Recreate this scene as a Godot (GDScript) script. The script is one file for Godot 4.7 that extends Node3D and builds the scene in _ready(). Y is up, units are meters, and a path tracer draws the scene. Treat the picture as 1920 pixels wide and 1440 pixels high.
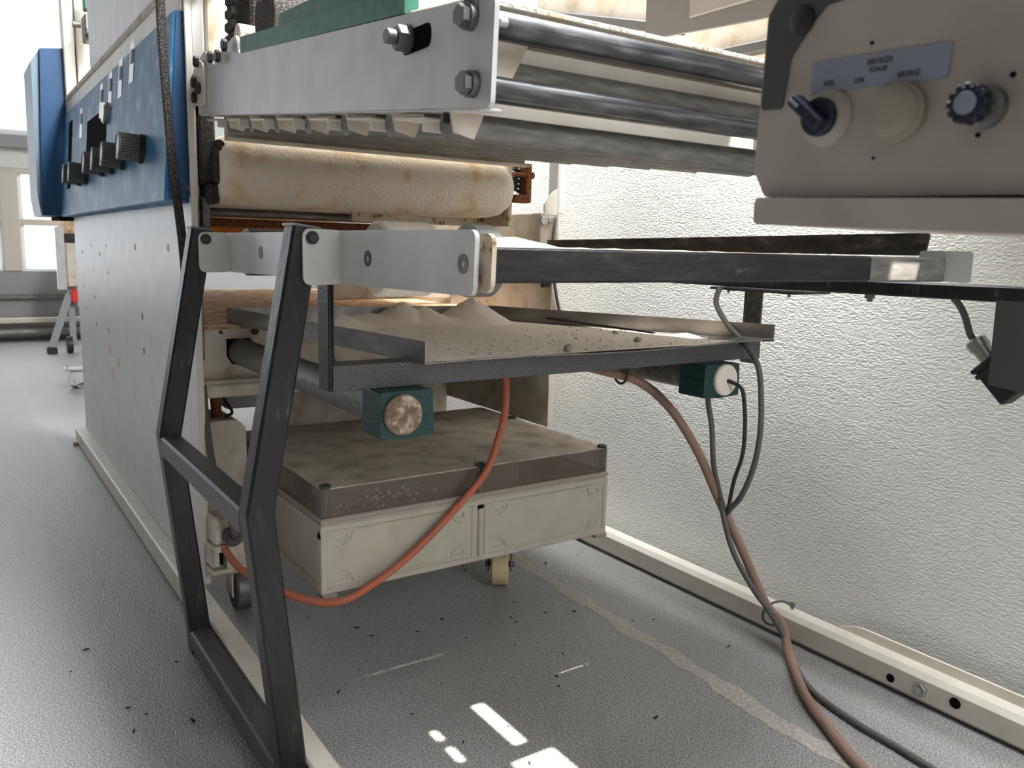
extends Node3D
# World: y up, metres. The machine's long axis runs along z (away from the camera is -z), x runs to the right-hand wall.

var M := {}
var used := {}

# ---------------------------------------------------------------- helpers: shapes
func st() -> SurfaceTool:
	var s := SurfaceTool.new()
	s.begin(Mesh.PRIMITIVE_TRIANGLES)
	return s

func tri(s: SurfaceTool, a: Vector3, b: Vector3, c: Vector3, n: Vector3) -> void:
	if (b - a).cross(c - a).dot(n) > 0.0:
		var t := b
		b = c
		c = t
	for v in [a, b, c]:
		s.set_normal(n)
		s.add_vertex(v)

func quad(s: SurfaceTool, a: Vector3, b: Vector3, c: Vector3, d: Vector3, out: Vector3) -> void:
	var n := (c - a).cross(d - b)
	if n.length() < 1e-12:
		return
	n = n.normalized()
	if n.dot(out) < 0.0:
		n = -n
	tri(s, a, b, c, n)
	tri(s, a, c, d, n)

# chamfered box
func box(s: SurfaceTool, c: Vector3, sz: Vector3, bv := 0.002, bs := Basis.IDENTITY) -> void:
	var h := sz * 0.5
	bv = minf(bv, minf(h.x, minf(h.y, h.z)) * 0.8)
	var pt := func(sx: float, sy: float, sz_: float, ax: int) -> Vector3:
		var v := Vector3(sx * (h.x - bv), sy * (h.y - bv), sz_ * (h.z - bv))
		v[ax] += [sx, sy, sz_][ax] * bv
		return c + bs * v
	for ax in 3:
		var u := (ax + 1) % 3
		var w := (ax + 2) % 3
		for sg in [-1.0, 1.0]:
			var q := []
			for k in [[-1, -1], [1, -1], [1, 1], [-1, 1]]:
				var e := Vector3.ZERO
				e[ax] = sg
				e[u] = k[0]
				e[w] = k[1]
				q.append(pt.call(e.x, e.y, e.z, ax))
			var o := Vector3.ZERO
			o[ax] = sg
			quad(s, q[0], q[1], q[2], q[3], bs * o)
			for s2 in [-1.0, 1.0]:
				var q2 := []
				for k in [[-1, ax], [1, ax], [1, u], [-1, u]]:
					var e := Vector3.ZERO
					e[ax] = sg
					e[u] = s2
					e[w] = k[0]
					q2.append(pt.call(e.x, e.y, e.z, k[1]))
				var o2 := Vector3.ZERO
				o2[ax] = sg
				o2[u] = s2
				quad(s, q2[0], q2[1], q2[2], q2[3], bs * o2)
	for sx in [-1.0, 1.0]:
		for sy in [-1.0, 1.0]:
			for sz2 in [-1.0, 1.0]:
				tri(s, pt.call(sx, sy, sz2, 0), pt.call(sx, sy, sz2, 1), pt.call(sx, sy, sz2, 2), (bs * Vector3(sx, sy, sz2)).normalized())

# box from its two corners
func bx(s: SurfaceTool, a: Vector3, b: Vector3, bv := 0.002) -> void:
	box(s, (a + b) * 0.5, (b - a).abs(), bv)

func frame_of(d: Vector3) -> Basis:
	var z := d.normalized()
	var r := Vector3.UP if absf(z.y) < 0.9 else Vector3.RIGHT
	var x := r.cross(z).normalized()
	return Basis(x, z.cross(x), z)

# lathe: profile of Vector2(radius, height along axis)
func lathe(s: SurfaceTool, o: Vector3, axis: Vector3, prof: Array, seg := 24, squash := 1.0) -> void:
	var b := frame_of(axis)
	for i in prof.size() - 1:
		var p: Vector2 = prof[i]
		var q: Vector2 = prof[i + 1]
		var nn := Vector2(q.y - p.y, p.x - q.x)
		if nn.length() < 1e-9:
			continue
		nn = nn.normalized()
		for k in seg:
			var a0 := TAU * k / seg
			var a1 := TAU * (k + 1) / seg
			var d0 := b.x * cos(a0) + b.y * sin(a0) * squash
			var d1 := b.x * cos(a1) + b.y * sin(a1) * squash
			var v := [o + d0 * p.x + b.z * p.y, o + d1 * p.x + b.z * p.y, o + d1 * q.x + b.z * q.y, o + d0 * q.x + b.z * q.y]
			var n0 := (d0 * nn.x + b.z * nn.y).normalized()
			var n1 := (d1 * nn.x + b.z * nn.y).normalized()
			var n := [n0, n1, n1, n0]
			for t in [[0, 2, 1], [0, 3, 2]]:
				if v[t[0]].is_equal_approx(v[t[1]]) or v[t[1]].is_equal_approx(v[t[2]]) or v[t[0]].is_equal_approx(v[t[2]]):
					continue
				for j in t:
					s.set_normal(n[j])
					s.add_vertex(v[j])

# cylinder between two points with a small edge chamfer
func cyl(s: SurfaceTool, p: Vector3, q: Vector3, r: float, r2 := -1.0, seg := 24, bv := 0.001) -> void:
	if r2 < 0.0:
		r2 = r
	var l := p.distance_to(q)
	bv = minf(bv, minf(minf(r, r2) * 0.5, l * 0.3))
	lathe(s, p, q - p, [Vector2(0, 0), Vector2(r - bv, 0), Vector2(r, bv), Vector2(r2, l - bv), Vector2(r2 - bv, l), Vector2(0, l)], seg)

func hexnut(s: SurfaceTool, o: Vector3, axis: Vector3, r: float, h: float, turn := 0.0) -> void:
	var b := frame_of(axis)
	var ring := []
	for k in 6:
		var a := TAU * k / 6 + turn
		ring.append(b.x * cos(a) * r + b.y * sin(a) * r)
	var bv := r * 0.12
	for k in 6:
		var d0: Vector3 = ring[k]
		var d1: Vector3 = ring[(k + 1) % 6]
		var t := b.z * h
		quad(s, o + d0, o + d1, o + d1 + b.z * (h - bv), o + d0 + b.z * (h - bv), d0 + d1)
		quad(s, o + d0 + b.z * (h - bv), o + d1 + b.z * (h - bv), o + d1 * 0.88 + t, o + d0 * 0.88 + t, d0 + d1 + b.z * r)
		tri(s, o + t, o + d0 * 0.88 + t, o + d1 * 0.88 + t, b.z)
		tri(s, o, o + d0, o + d1, -b.z)

# extruded polygon: 2D points in (u, v) at o, thickness along n from 0 to th
func prism(s: SurfaceTool, o: Vector3, u: Vector3, v: Vector3, n: Vector3, poly: PackedVector2Array, th: float) -> void:
	var ix := Geometry2D.triangulate_polygon(poly)
	var at := func(p: Vector2, d: float) -> Vector3: return o + u * p.x + v * p.y + n * d
	for i in range(0, ix.size(), 3):
		var a := poly[ix[i]]
		var b := poly[ix[i + 1]]
		var c := poly[ix[i + 2]]
		tri(s, at.call(a, 0.0), at.call(b, 0.0), at.call(c, 0.0), -n)
		tri(s, at.call(a, th), at.call(b, th), at.call(c, th), n)
	var ccw := not Geometry2D.is_polygon_clockwise(poly)
	for i in poly.size():
		var a := poly[i]
		var b := poly[(i + 1) % poly.size()]
		var e := b - a
		var o2 := Vector2(e.y, -e.x) if ccw else Vector2(-e.y, e.x)
		quad(s, at.call(a, 0.0), at.call(b, 0.0), at.call(b, th), at.call(a, th), u * o2.x + v * o2.y)

# polygon with rounded corners
func rounded(pts: Array, r: float, n := 5) -> PackedVector2Array:
	var out := PackedVector2Array()
	var m := pts.size()
	for i in m:
		var p: Vector2 = pts[i]
		var a: Vector2 = (pts[(i + m - 1) % m] - p)
		var b: Vector2 = (pts[(i + 1) % m] - p)
		var rr := minf(r, minf(a.length(), b.length()) * 0.45)
		var pa := p + a.normalized() * rr
		var pb := p + b.normalized() * rr
		for k in n + 1:
			var t := float(k) / n
			out.append(pa.lerp(p, t).lerp(p.lerp(pb, t), t))
	return out

func rrect(w: float, h: float, r: float, n := 5) -> PackedVector2Array:
	return rounded([Vector2(-w / 2, -h / 2), Vector2(w / 2, -h / 2), Vector2(w / 2, h / 2), Vector2(-w / 2, h / 2)], r, n)

# smooth path through points
func smooth(pts: Array, n := 10) -> Array:
	var out := []
	var m := pts.size()
	for i in m - 1:
		var p0: Vector3 = pts[maxi(i - 1, 0)]
		var p1: Vector3 = pts[i]
		var p2: Vector3 = pts[i + 1]
		var p3: Vector3 = pts[mini(i + 2, m - 1)]
		for k in n:
			out.append(p1.cubic_interpolate(p2, p0, p3, float(k) / n))
	out.append(pts[m - 1])
	return out

# round cable along a path
func tube(s: SurfaceTool, pts: Array, r: float, seg := 12) -> void:
	var m := pts.size()
	var rings := []
	var fr := frame_of(pts[1] - pts[0])
	var x := fr.x
	for i in m:
		var d: Vector3 = (pts[mini(i + 1, m - 1)] - pts[maxi(i - 1, 0)]).normalized()
		x = (x - d * x.dot(d)).normalized()
		var y := d.cross(x)
		var ring := []
		for k in seg:
			var a := TAU * k / seg
			ring.append(x * cos(a) + y * sin(a))
		rings.append(ring)
	for i in m - 1:
		for k in seg:
			var k2 := (k + 1) % seg
			var v := [pts[i] + rings[i][k] * r, pts[i] + rings[i][k2] * r, pts[i + 1] + rings[i + 1][k2] * r, pts[i + 1] + rings[i + 1][k] * r]
			var n := [rings[i][k], rings[i][k2], rings[i + 1][k2], rings[i + 1][k]]
			for t in [[0, 2, 1], [0, 3, 2]]:
				for j in t:
					s.set_normal(n[j])
					s.add_vertex(v[j])
	for e in [0, m - 1]:
		var d: Vector3 = (pts[1] - pts[0]) if e == 0 else (pts[m - 2] - pts[m - 1])
		for k in seg:
			tri(s, pts[e], pts[e] + rings[e][k] * r, pts[e] + rings[e][(k + 1) % seg] * r, -d.normalized())

# square tube along a planar path; side is the plane normal
func bar(s: SurfaceTool, pts: Array, side: Vector3, w: float, d: float, bv := 0.003) -> void:
	var m := pts.size()
	var prof := [Vector2(-w / 2 + bv, -d / 2), Vector2(w / 2 - bv, -d / 2), Vector2(w / 2, -d / 2 + bv), Vector2(w / 2, d / 2 - bv), Vector2(w / 2 - bv, d / 2), Vector2(-w / 2 + bv, d / 2), Vector2(-w / 2, d / 2 - bv), Vector2(-w / 2, -d / 2 + bv)]
	var rings := []
	for i in m:
		var a: Vector3 = (pts[i] - pts[i - 1]).normalized() if i > 0 else (pts[1] - pts[0]).normalized()
		var b: Vector3 = (pts[i + 1] - pts[i]).normalized() if i < m - 1 else a
		var na := side.cross(a).normalized()
		var nb := side.cross(b).normalized()
		var nn := (na + nb).normalized()
		nn /= maxf(nn.dot(na), 0.3)
		var ring := []
		for p in prof:
			ring.append(pts[i] + nn * p.x + side * p.y)
		rings.append(ring)
	for i in m - 1:
		var mid: Vector3 = (pts[i] + pts[i + 1]) * 0.5
		for k in 8:
			var k2 := (k + 1) % 8
			var c: Vector3 = (rings[i][k] + rings[i][k2] + rings[i + 1][k2] + rings[i + 1][k]) * 0.25
			quad(s, rings[i][k], rings[i][k2], rings[i + 1][k2], rings[i + 1][k], c - mid)
	for e in [0, m - 1]:
		var dd: Vector3 = (pts[0] - pts[1]) if e == 0 else (pts[m - 1] - pts[m - 2])
		for k in range(1, 7):
			tri(s, rings[e][0], rings[e][k], rings[e][k + 1], dd.normalized())

# ---------------------------------------------------------------- helpers: nodes
func numbered(n: String) -> String:
	if not used.has(n):
		used[n] = 0
		return n
	used[n] += 1
	return "%s_%03d" % [n, used[n]]

func thing(n: String, label: String, category: String, at := Vector3.ZERO, group := "") -> Node3D:
	var o := Node3D.new()
	o.name = numbered(n)
	add_child(o)
	o.position = at
	return tag(o, label, category, group)

func tag(o: Node3D, label: String, category: String, group := "") -> Node3D:
	o.set_meta("label", label)
	o.set_meta("category", category)
	if group:
		o.set_meta("group", group)
	return o

# one named mesh; coordinates in the SurfaceTool are world ones
func obj(n: String, s: SurfaceTool, m: Material, parent: Node3D = null, label := "") -> MeshInstance3D:
	var o := MeshInstance3D.new()
	o.mesh = s.commit()
	o.material_override = m
	if parent == null:
		o.name = numbered(n)
		add_child(o)
	else:
		o.name = n
		parent.add_child(o, true)
		if not parent is MeshInstance3D:
			o.position = -parent.position
	if label:
		o.set_meta("label", label)
	return o

func struct(n: String, s: SurfaceTool, m: Material, parent: Node3D = null) -> MeshInstance3D:
	var o := obj(n, s, m, parent)
	if parent == null:
		o.set_meta("kind", "structure")
	return o

func c8(r: int, g: int, b: int) -> Color:
	return Color(r / 255.0, g / 255.0, b / 255.0)

# ---------------------------------------------------------------- helpers: materials
func noise(freq: float, sd: int, ramp: Array, oct := 4, cell := false, size := 512) -> NoiseTexture2D:
	var f := FastNoiseLite.new()
	f.noise_type = FastNoiseLite.TYPE_CELLULAR if cell else FastNoiseLite.TYPE_SIMPLEX_SMOOTH
	f.seed = sd
	f.frequency = freq
	f.fractal_octaves = oct
	var t := NoiseTexture2D.new()
	t.width = size
	t.height = size
	t.seamless = true
	t.noise = f
	if ramp.size():
		var g := Gradient.new()
		var offs := PackedFloat32Array()
		var cols := PackedColorArray()
		for r in ramp:
			offs.append(r[0])
			cols.append(r[1])
		g.offsets = offs
		g.colors = cols
		t.color_ramp = g
	return t

func bumpmap(freq: float, sd: int, strength: float, oct := 3, cell := false, size := 512) -> NoiseTexture2D:
	var t := noise(freq, sd, [], oct, cell, size)
	t.as_normal_map = true
	t.bump_strength = strength
	return t

func mat(col: Color, rough: float, metal := 0.0, tex: Texture2D = null, scale := Vector3(2, 2, 2), nrm: Texture2D = null, nstr := 1.0) -> StandardMaterial3D:
	var m := StandardMaterial3D.new()
	m.albedo_color = col
	m.roughness = rough
	m.metallic = metal
	m.uv1_triplanar = true
	m.uv1_scale = scale
	if tex:
		m.albedo_texture = tex
	if nrm:
		m.normal_enabled = true
		m.normal_texture = nrm
		m.normal_scale = nstr
	return m

# pebbled relief that repeats without a seam (value noise on wrapped grids)
func relief() -> ImageTexture:
	var rng := RandomNumberGenerator.new()
	rng.seed = 9
	var sz := 512
	var acc := PackedFloat32Array()
	acc.resize(sz * sz)
	for oc in [[64, 0.62], [128, 0.38]]:
		var g: int = oc[0]
		var grid := PackedFloat32Array()
		for k in g * g:
			grid.append(rng.randf())
		var cell := sz / g
		for y in sz:
			var fy := float(y) / cell
			var y0 := int(fy)
			var ty := fy - y0
			ty = ty * ty * (3.0 - 2.0 * ty)
			var r0 := y0 % g * g
			var r1 := (y0 + 1) % g * g
			for x in sz:
				var x0 := x / cell
				var tx := float(x % cell) / cell
				tx = tx * tx * (3.0 - 2.0 * tx)
				var x1 := (x0 + 1) % g
				acc[y * sz + x] += oc[1] * lerpf(lerpf(grid[r0 + x0], grid[r0 + x1], tx), lerpf(grid[r1 + x0], grid[r1 + x1], tx), ty)
	var bytes := PackedByteArray()
	bytes.resize(sz * sz)
	for k in sz * sz:
		bytes[k] = int(clampf(acc[k], 0.0, 1.0) * 255.0)
	return ImageTexture.create_from_image(Image.create_from_data(sz, sz, false, Image.FORMAT_L8, bytes))

func glow(col: Color, e: float) -> StandardMaterial3D:
	var m := StandardMaterial3D.new()
	m.albedo_color = c8(230, 230, 230)
	m.roughness = 0.6
	m.emission_enabled = true
	m.emission = col
	m.emission_energy_multiplier = e
	return m

func area(n: String, at: Vector3, look: Vector3, w: float, h: float, col: Color, e: float) -> void:
	var l := AreaLight3D.new()
	l.name = n
	add_child(l)
	l.area_size = Vector2(w, h)
	l.area_normalize_energy = true
	l.light_color = col
	l.light_energy = e
	l.area_range = 30.0
	l.shadow_enabled = true
	var up := Vector3.UP if absf(look.normalized().y) < 0.9 else Vector3.FORWARD
	l.look_at_from_position(at, at + look, up)

# ================================================================ scene
func _ready() -> void:
	# camera
	var cam := Camera3D.new()
	cam.name = "camera"
	add_child(cam)
	var yaw := deg_to_rad(34.33)
	var pitch := deg_to_rad(9.274)
	var roll := deg_to_rad(1.40)
	var fw := Vector3(sin(yaw) * cos(pitch), -sin(pitch), -cos(yaw) * cos(pitch))
	var rt := Vector3(cos(yaw), 0, sin(yaw))
	var up := rt.cross(fw)
	cam.transform = Transform3D(Basis(rt * cos(roll) + up * sin(roll), up * cos(roll) - rt * sin(roll), -fw), Vector3(0, 0.9, 0))
	var att := CameraAttributesPhysical.new()
	att.frustum_focal_length = 25.93
	att.frustum_focus_distance = 1.6
	att.exposure_aperture = 11.0
	cam.attributes = att
	cam.fov = 2.0 * rad_to_deg(atan(720.0 / 1555.5))
	cam.near = 0.02
	cam.far = 60.0
	cam.current = true
	# sky and exposure
	var we := WorldEnvironment.new()
	we.name = "world_environment"
	var env := Environment.new()
	var sky := Sky.new()
	var psm := ProceduralSkyMaterial.new()
	psm.sky_top_color = c8(150, 180, 220)
	psm.sky_horizon_color = c8(220, 228, 238)
	psm.ground_bottom_color = c8(120, 118, 112)
	psm.ground_horizon_color = c8(190, 192, 192)
	psm.energy_multiplier = 0.8
	sky.sky_material = psm
	env.background_mode = Environment.BG_SKY
	env.sky = sky
	env.ambient_light_source = Environment.AMBIENT_SOURCE_SKY
	env.tonemap_mode = Environment.TONE_MAPPER_LINEAR
	env.tonemap_exposure = 1.0
	env.sdfgi_enabled = true
	env.ssao_enabled = true
	env.ssil_enabled = true
	we.environment = env
	add_child(we)
	# sun: enters through unseen openings cut in the right-hand wall
	var sun := DirectionalLight3D.new()
	sun.name = "sun"
	add_child(sun)
	sun.look_at_from_position(Vector3.ZERO, Vector3(-0.3, -1.0, -0.6), Vector3.UP)
	sun.light_color = c8(255, 249, 240)
	sun.light_energy = 14.0
	sun.light_angular_distance = 0.5
	sun.shadow_enabled = true
	# area lights: far window band, plus unseen ceiling panels and front window
	area("unseen_ceiling_light_beside_wall", Vector3(1.27, 3.68, -0.9), Vector3.DOWN, 0.6, 3.6, c8(250, 252, 255), 47.0)  # unseen, placed to light the right-hand wall from above
	area("unseen_ceiling_light_left", Vector3(-1.0, 3.68, -5.4), Vector3.DOWN, 0.8, 3.4, c8(250, 250, 252), 1.2)  # out of view, placed to light the left side and floor
	area("unseen_ceiling_light_behind", Vector3(-1.4, 3.68, 1.4), Vector3.DOWN, 0.8, 2.4, c8(250, 250, 252), 0.15)  # out of view, weak light from behind the camera
	area("window_daylight", Vector3(0.0, 1.2, -8.36), Vector3(0, -0.05, 1), 5.0, 1.6, c8(245, 250, 255), 4.6)
	area("unseen_front_light", Vector3(1.12, 2.3, 3.12), Vector3(0, -0.05, -1), 1.0, 2.4, c8(248, 250, 255), 7.5)  # unseen, placed to light the enclosure front, tray and right wall
	materials()
	room()
	background()
	machine()
	control_panel()
	upper_conveyor()
	lower_conveyor()
	support_frame()
	tray()
	enclosure()
	under_parts()
	cables()
	control_box()
	debris()

func materials() -> void:
	M.floor = mat(Color.WHITE, 0.36, 0.0, noise(0.13, 3, [[0.0, c8(84, 83, 82)], [0.36, c8(126, 124, 123)], [0.5, c8(150, 148, 146)], [0.64, c8(170, 167, 164)], [1.0, c8(224, 220, 214)]], 3, false, 1024), Vector3(1.6, 1.6, 1.6), bumpmap(0.10, 4, 7.0, 2, false, 1024), 0.35)
	M.wall = mat(c8(231, 231, 226), 0.5, 0.0, null, Vector3(2.6, 5.4, 2.6))
	M.wall.heightmap_enabled = true
	M.wall.heightmap_texture = relief()
	M.wall.heightmap_scale = 0.13
	M.room = mat(c8(228, 228, 226), 0.7)
	M.hall = mat(c8(96, 96, 95), 0.8)
	M.greywall = mat(c8(150, 150, 150), 0.6)
	M.cream = mat(Color.WHITE, 0.4, 0.0, noise(0.01, 11, [[0.0, c8(212, 205, 190)], [0.5, c8(220, 214, 201)], [1.0, c8(226, 221, 209)]], 3), Vector3(2, 2, 2))
	M.white = mat(Color.WHITE, 0.35, 0.0, noise(0.012, 12, [[0.0, c8(186, 186, 184)], [0.5, c8(196, 196, 193)], [1.0, c8(202, 201, 197)]], 3), Vector3(1.5, 1.5, 1.5))
	M.panel = mat(Color.WHITE, 0.42, 0.0, noise(0.012, 13, [[0.0, c8(205, 206, 206)], [0.55, c8(214, 214, 213)], [0.8, c8(220, 219, 216)], [1.0, c8(196, 192, 184)]], 5), Vector3(1.2, 1.2, 1.2))
	M.dirty = mat(Color.WHITE, 0.7, 0.0, noise(0.012, 14, [[0.0, c8(166, 148, 124)], [0.3, c8(200, 188, 168)], [0.6, c8(212, 203, 188)], [1.0, c8(220, 213, 200)]], 5), Vector3(1.6, 1.6, 1.6))
	M.rustwhite = mat(Color.WHITE, 0.7, 0.0, noise(0.02, 15, [[0.0, c8(70, 48, 32)], [0.2, c8(150, 118, 80)], [0.34, c8(202, 188, 166)], [1.0, c8(214, 206, 192)]], 5), Vector3(3, 3, 3))
	M.black = mat(Color.WHITE, 0.42, 0.2, noise(0.016, 16, [[0.0, c8(22, 22, 25)], [0.66, c8(29, 29, 32)], [0.84, c8(44, 43, 44)], [0.93, c8(92, 89, 86)], [1.0, c8(126, 122, 118)]], 5), Vector3(3.0, 1.0, 3.0), bumpmap(0.06, 17, 3.0), 0.2)
	M.blackworn = mat(Color.WHITE, 0.42, 0.4, noise(0.02, 18, [[0.0, c8(30, 29, 29)], [0.6, c8(40, 38, 38)], [0.85, c8(54, 51, 49)], [1.0, c8(96, 92, 87)]], 4), Vector3(1.0, 4, 4), bumpmap(0.06, 17, 3.0), 0.25)
	M.dustbar = mat(Color.WHITE, 0.48, 0.3, noise(0.06, 19, [[0.0, c8(62, 63, 64)], [0.5, c8(80, 81, 81)], [0.74, c8(96, 95, 93)], [0.84, c8(138, 135, 129)], [1.0, c8(172, 167, 160)]], 5, false, 1024), Vector3(3, 5, 5))
	M.steel = mat(Color.WHITE, 0.3, 0.9, noise(0.03, 20, [[0.0, c8(120, 120, 120)], [0.5, c8(150, 150, 150)], [1.0, c8(182, 181, 178)]], 4), Vector3(3, 3, 3))
	M.darksteel = mat(Color.WHITE, 0.35, 0.8, noise(0.012, 44, [[0.0, c8(66, 62, 60)], [0.5, c8(86, 82, 78)], [0.8, c8(112, 102, 94)], [1.0, c8(150, 140, 128)]], 5), Vector3(1, 6, 2))
	M.chrome = mat(Color.WHITE, 0.24, 0.9, noise(0.02, 21, [[0.0, c8(56, 57, 59)], [0.5, c8(88, 89, 91)], [0.8, c8(118, 118, 118)], [1.0, c8(190, 189, 186)]], 4), Vector3(1.0, 6, 6))
	M.dulls = mat(Color.WHITE, 0.5, 0.6, noise(0.02, 22, [[0.0, c8(98, 96, 93)], [0.5, c8(122, 120, 116)], [0.8, c8(140, 137, 131)], [1.0, c8(180, 176, 168)]], 5), Vector3(1.2, 4, 4))
	M.traysteel = mat(Color.WHITE, 0.4, 0.75, noise(0.012, 23, [[0.0, c8(112, 108, 104)], [0.5, c8(134, 130, 126)], [0.8, c8(150, 145, 139)], [1.0, c8(168, 160, 150)]], 4), Vector3(2, 4, 1))
	M.bolt = mat(c8(112, 112, 110), 0.45, 0.7)
	M.darkbolt = mat(c8(62, 60, 58), 0.5, 0.6)
	M.zinc = mat(c8(176, 174, 168), 0.32, 0.85)
	M.darkgap = mat(c8(26, 24, 22), 0.8)
	M.darkgap.metallic_specular = 0.05
	M.grime = mat(Color.WHITE, 0.8, 0.0, noise(0.06, 24, [[0.0, c8(24, 21, 19)], [0.55, c8(52, 47, 43)], [0.8, c8(104, 96, 88)], [1.0, c8(150, 141, 130)]], 5), Vector3(5, 5, 5), bumpmap(0.08, 25, 8.0), 0.8)
	M.green = mat(Color.WHITE, 0.42, 0.0, noise(0.05, 26, [[0.0, c8(2, 44, 44)], [0.7, c8(3, 54, 53)], [0.86, c8(30, 76, 72)], [1.0, c8(112, 130, 122)]], 5), Vector3(5, 5, 5))
	M.guide = mat(Color.WHITE, 0.5, 0.0, noise(0.02, 27, [[0.0, c8(24, 70, 54)], [0.3, c8(44, 106, 86)], [1.0, c8(58, 122, 100)]], 4), Vector3(3, 3, 3))
	M.blue = mat(Color.WHITE, 0.45, 0.0, noise(0.012, 28, [[0.0, c8(40, 92, 134)], [0.45, c8(56, 110, 152)], [0.64, c8(84, 130, 166)], [0.82, c8(128, 158, 184)], [1.0, c8(172, 188, 204)]], 5), Vector3(2.2, 1.3, 1.1))
	M.blue.metallic_specular = 0.25
	M.blueflat = mat(Color.WHITE, 0.45, 0.0, noise(0.05, 29, [[0.0, c8(70, 62, 52)], [0.13, c8(20, 68, 108)], [0.6, c8(24, 72, 114)], [1.0, c8(34, 82, 124)]], 4), Vector3(1.5, 6, 1.5))
	M.knob = mat(c8(30, 30, 31), 0.5)
	M.knobrib = mat(c8(104, 104, 102), 0.5)
	M.paleblue = mat(c8(128, 146, 162), 0.5)
	M.rail = mat(Color.WHITE, 0.5, 0.25, noise(0.03, 45, [[0.0, c8(92, 90, 87)], [0.5, c8(122, 120, 116)], [0.8, c8(138, 136, 130)], [1.0, c8(196, 193, 186)]], 5), Vector3(1, 6, 6))
	M.dustline = mat(Color.WHITE, 0.9, 0.0, noise(0.06, 47, [[0.0, c8(150, 146, 141)], [0.5, c8(172, 167, 159)], [1.0, c8(206, 199, 188)]], 4), Vector3(3, 3, 3))
	M.smear = mat(c8(122, 113, 103), 0.9)
	M.plategrey = mat(c8(84, 82, 82), 0.6)
	M.plategrey2 = mat(c8(112, 110, 105), 0.7)
	M.knobcap = mat(c8(96, 96, 96), 0.4)
	M.felt = mat(Color.WHITE, 0.95, 0.0, noise(0.010, 30, [[0.0, c8(208, 158, 104)], [0.2, c8(228, 200, 164)], [0.36, c8(238, 226, 206)], [1.0, c8(240, 233, 220)]], 4), Vector3(1.6, 1.6, 1.6), bumpmap(0.11, 31, 6.0), 0.5)
	M.flour = mat(Color.WHITE, 0.95, 0.0, noise(0.11, 32, [[0.0, c8(140, 126, 108)], [0.2, c8(210, 200, 182)], [0.5, c8(226, 218, 204)], [1.0, c8(234, 228, 216)]], 4), Vector3(5, 5, 5), bumpmap(0.12, 33, 5.0), 0.5)
	M.dustdeck = mat(Color.WHITE, 0.9, 0.0, noise(0.014, 34, [[0.0, c8(156, 108, 68)], [0.4, c8(190, 148, 108)], [0.7, c8(208, 184, 152)], [1.0, c8(214, 198, 172)]], 5), Vector3(2, 2, 2))
	M.orange = mat(c8(224, 134, 30), 0.6)
	M.rust = mat(Color.WHITE, 0.8, 0.2, noise(0.05, 35, [[0.0, c8(60, 36, 24)], [0.5, c8(128, 74, 40)], [1.0, c8(168, 112, 70)]], 5), Vector3(4, 4, 4))
	M.hose = mat(Color.WHITE, 0.7, 0.0, noise(0.03, 36, [[0.0, c8(198, 92, 56)], [0.5, c8(190, 98, 66)], [0.66, c8(156, 112, 92)], [1.0, c8(150, 132, 120)]], 4), Vector3(5, 5, 5))
	M.hosedusty = mat(Color.WHITE, 0.8, 0.0, noise(0.05, 37, [[0.0, c8(158, 100, 78)], [0.3, c8(146, 114, 98)], [1.0, c8(138, 124, 112)]], 4), Vector3(6, 6, 6))
	M.cable = mat(Color.WHITE, 0.65, 0.0, noise(0.06, 38, [[0.0, c8(58, 58, 58)], [0.5, c8(88, 87, 84)], [1.0, c8(140, 137, 130)]], 4), Vector3(8, 8, 8))
	M.cableblack = mat(c8(42, 42, 43), 0.5)
	M.boxplastic = mat(Color.WHITE, 0.5, 0.0, noise(0.01, 39, [[0.0, c8(170, 162, 146)], [0.5, c8(178, 171, 155)], [1.0, c8(184, 177, 162)]], 4), Vector3(2, 2, 2))
	M.lid = mat(Color(0.42, 0.37, 0.32, 0.5), 0.18)
	M.lid.transparency = BaseMaterial3D.TRANSPARENCY_ALPHA
	M.liddust = mat(Color.WHITE, 0.95, 0.0, noise(0.012, 40, [[0.0, c8(150, 138, 122)], [0.5, c8(184, 173, 156)], [1.0, c8(200, 190, 174)]], 4), Vector3(1.5, 1.5, 1.5))
	M.clump = mat(Color.WHITE, 0.9, 0.0, noise(0.06, 41, [[0.0, c8(120, 108, 96)], [1.0, c8(186, 176, 164)]], 4), Vector3(6, 6, 6))
	M.screwgreen = mat(c8(44, 60, 52), 0.5)
	M.disc = mat(Color.WHITE, 0.6, 0.0, noise(0.02, 46, [[0.0, c8(84, 64, 46)], [0.5, c8(122, 100, 80)], [0.7, c8(170, 154, 136)], [1.0, c8(206, 196, 182)]], 5), Vector3(3.5, 3.5, 3.5))
	M.discwhite = mat(c8(220, 210, 196), 0.55)
	M.ctrl = mat(Color.WHITE, 0.5, 0.0, noise(0.006, 43, [[0.0, c8(158, 150, 138)], [0.4, c8(168, 161, 150)], [1.0, c8(174, 167, 156)]], 3), Vector3(3, 3, 3))
	M.patch = mat(c8(70, 68, 70), 0.55)
	M.label = mat(c8(142, 148, 162), 0.4, 0.2)
	M.print = mat(c8(40, 42, 52), 0.6)
	M.navy = mat(c8(20, 26, 48), 0.38)
	M.lens = mat(c8(150, 143, 128), 0.5)
	M.crumb = mat(c8(40, 36, 32), 0.9)
	M.flake = mat(c8(206, 190, 160), 0.9)
	M.wheel = mat(c8(206, 188, 146), 0.6)
	M.red = mat(c8(226, 44, 34), 0.5)
	M.pane = glow(c8(240, 247, 255), 0.95)
	M.panelglow = glow(c8(255, 252, 246), 1.2)
	M.frame = mat(c8(206, 200, 186), 0.6)

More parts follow.
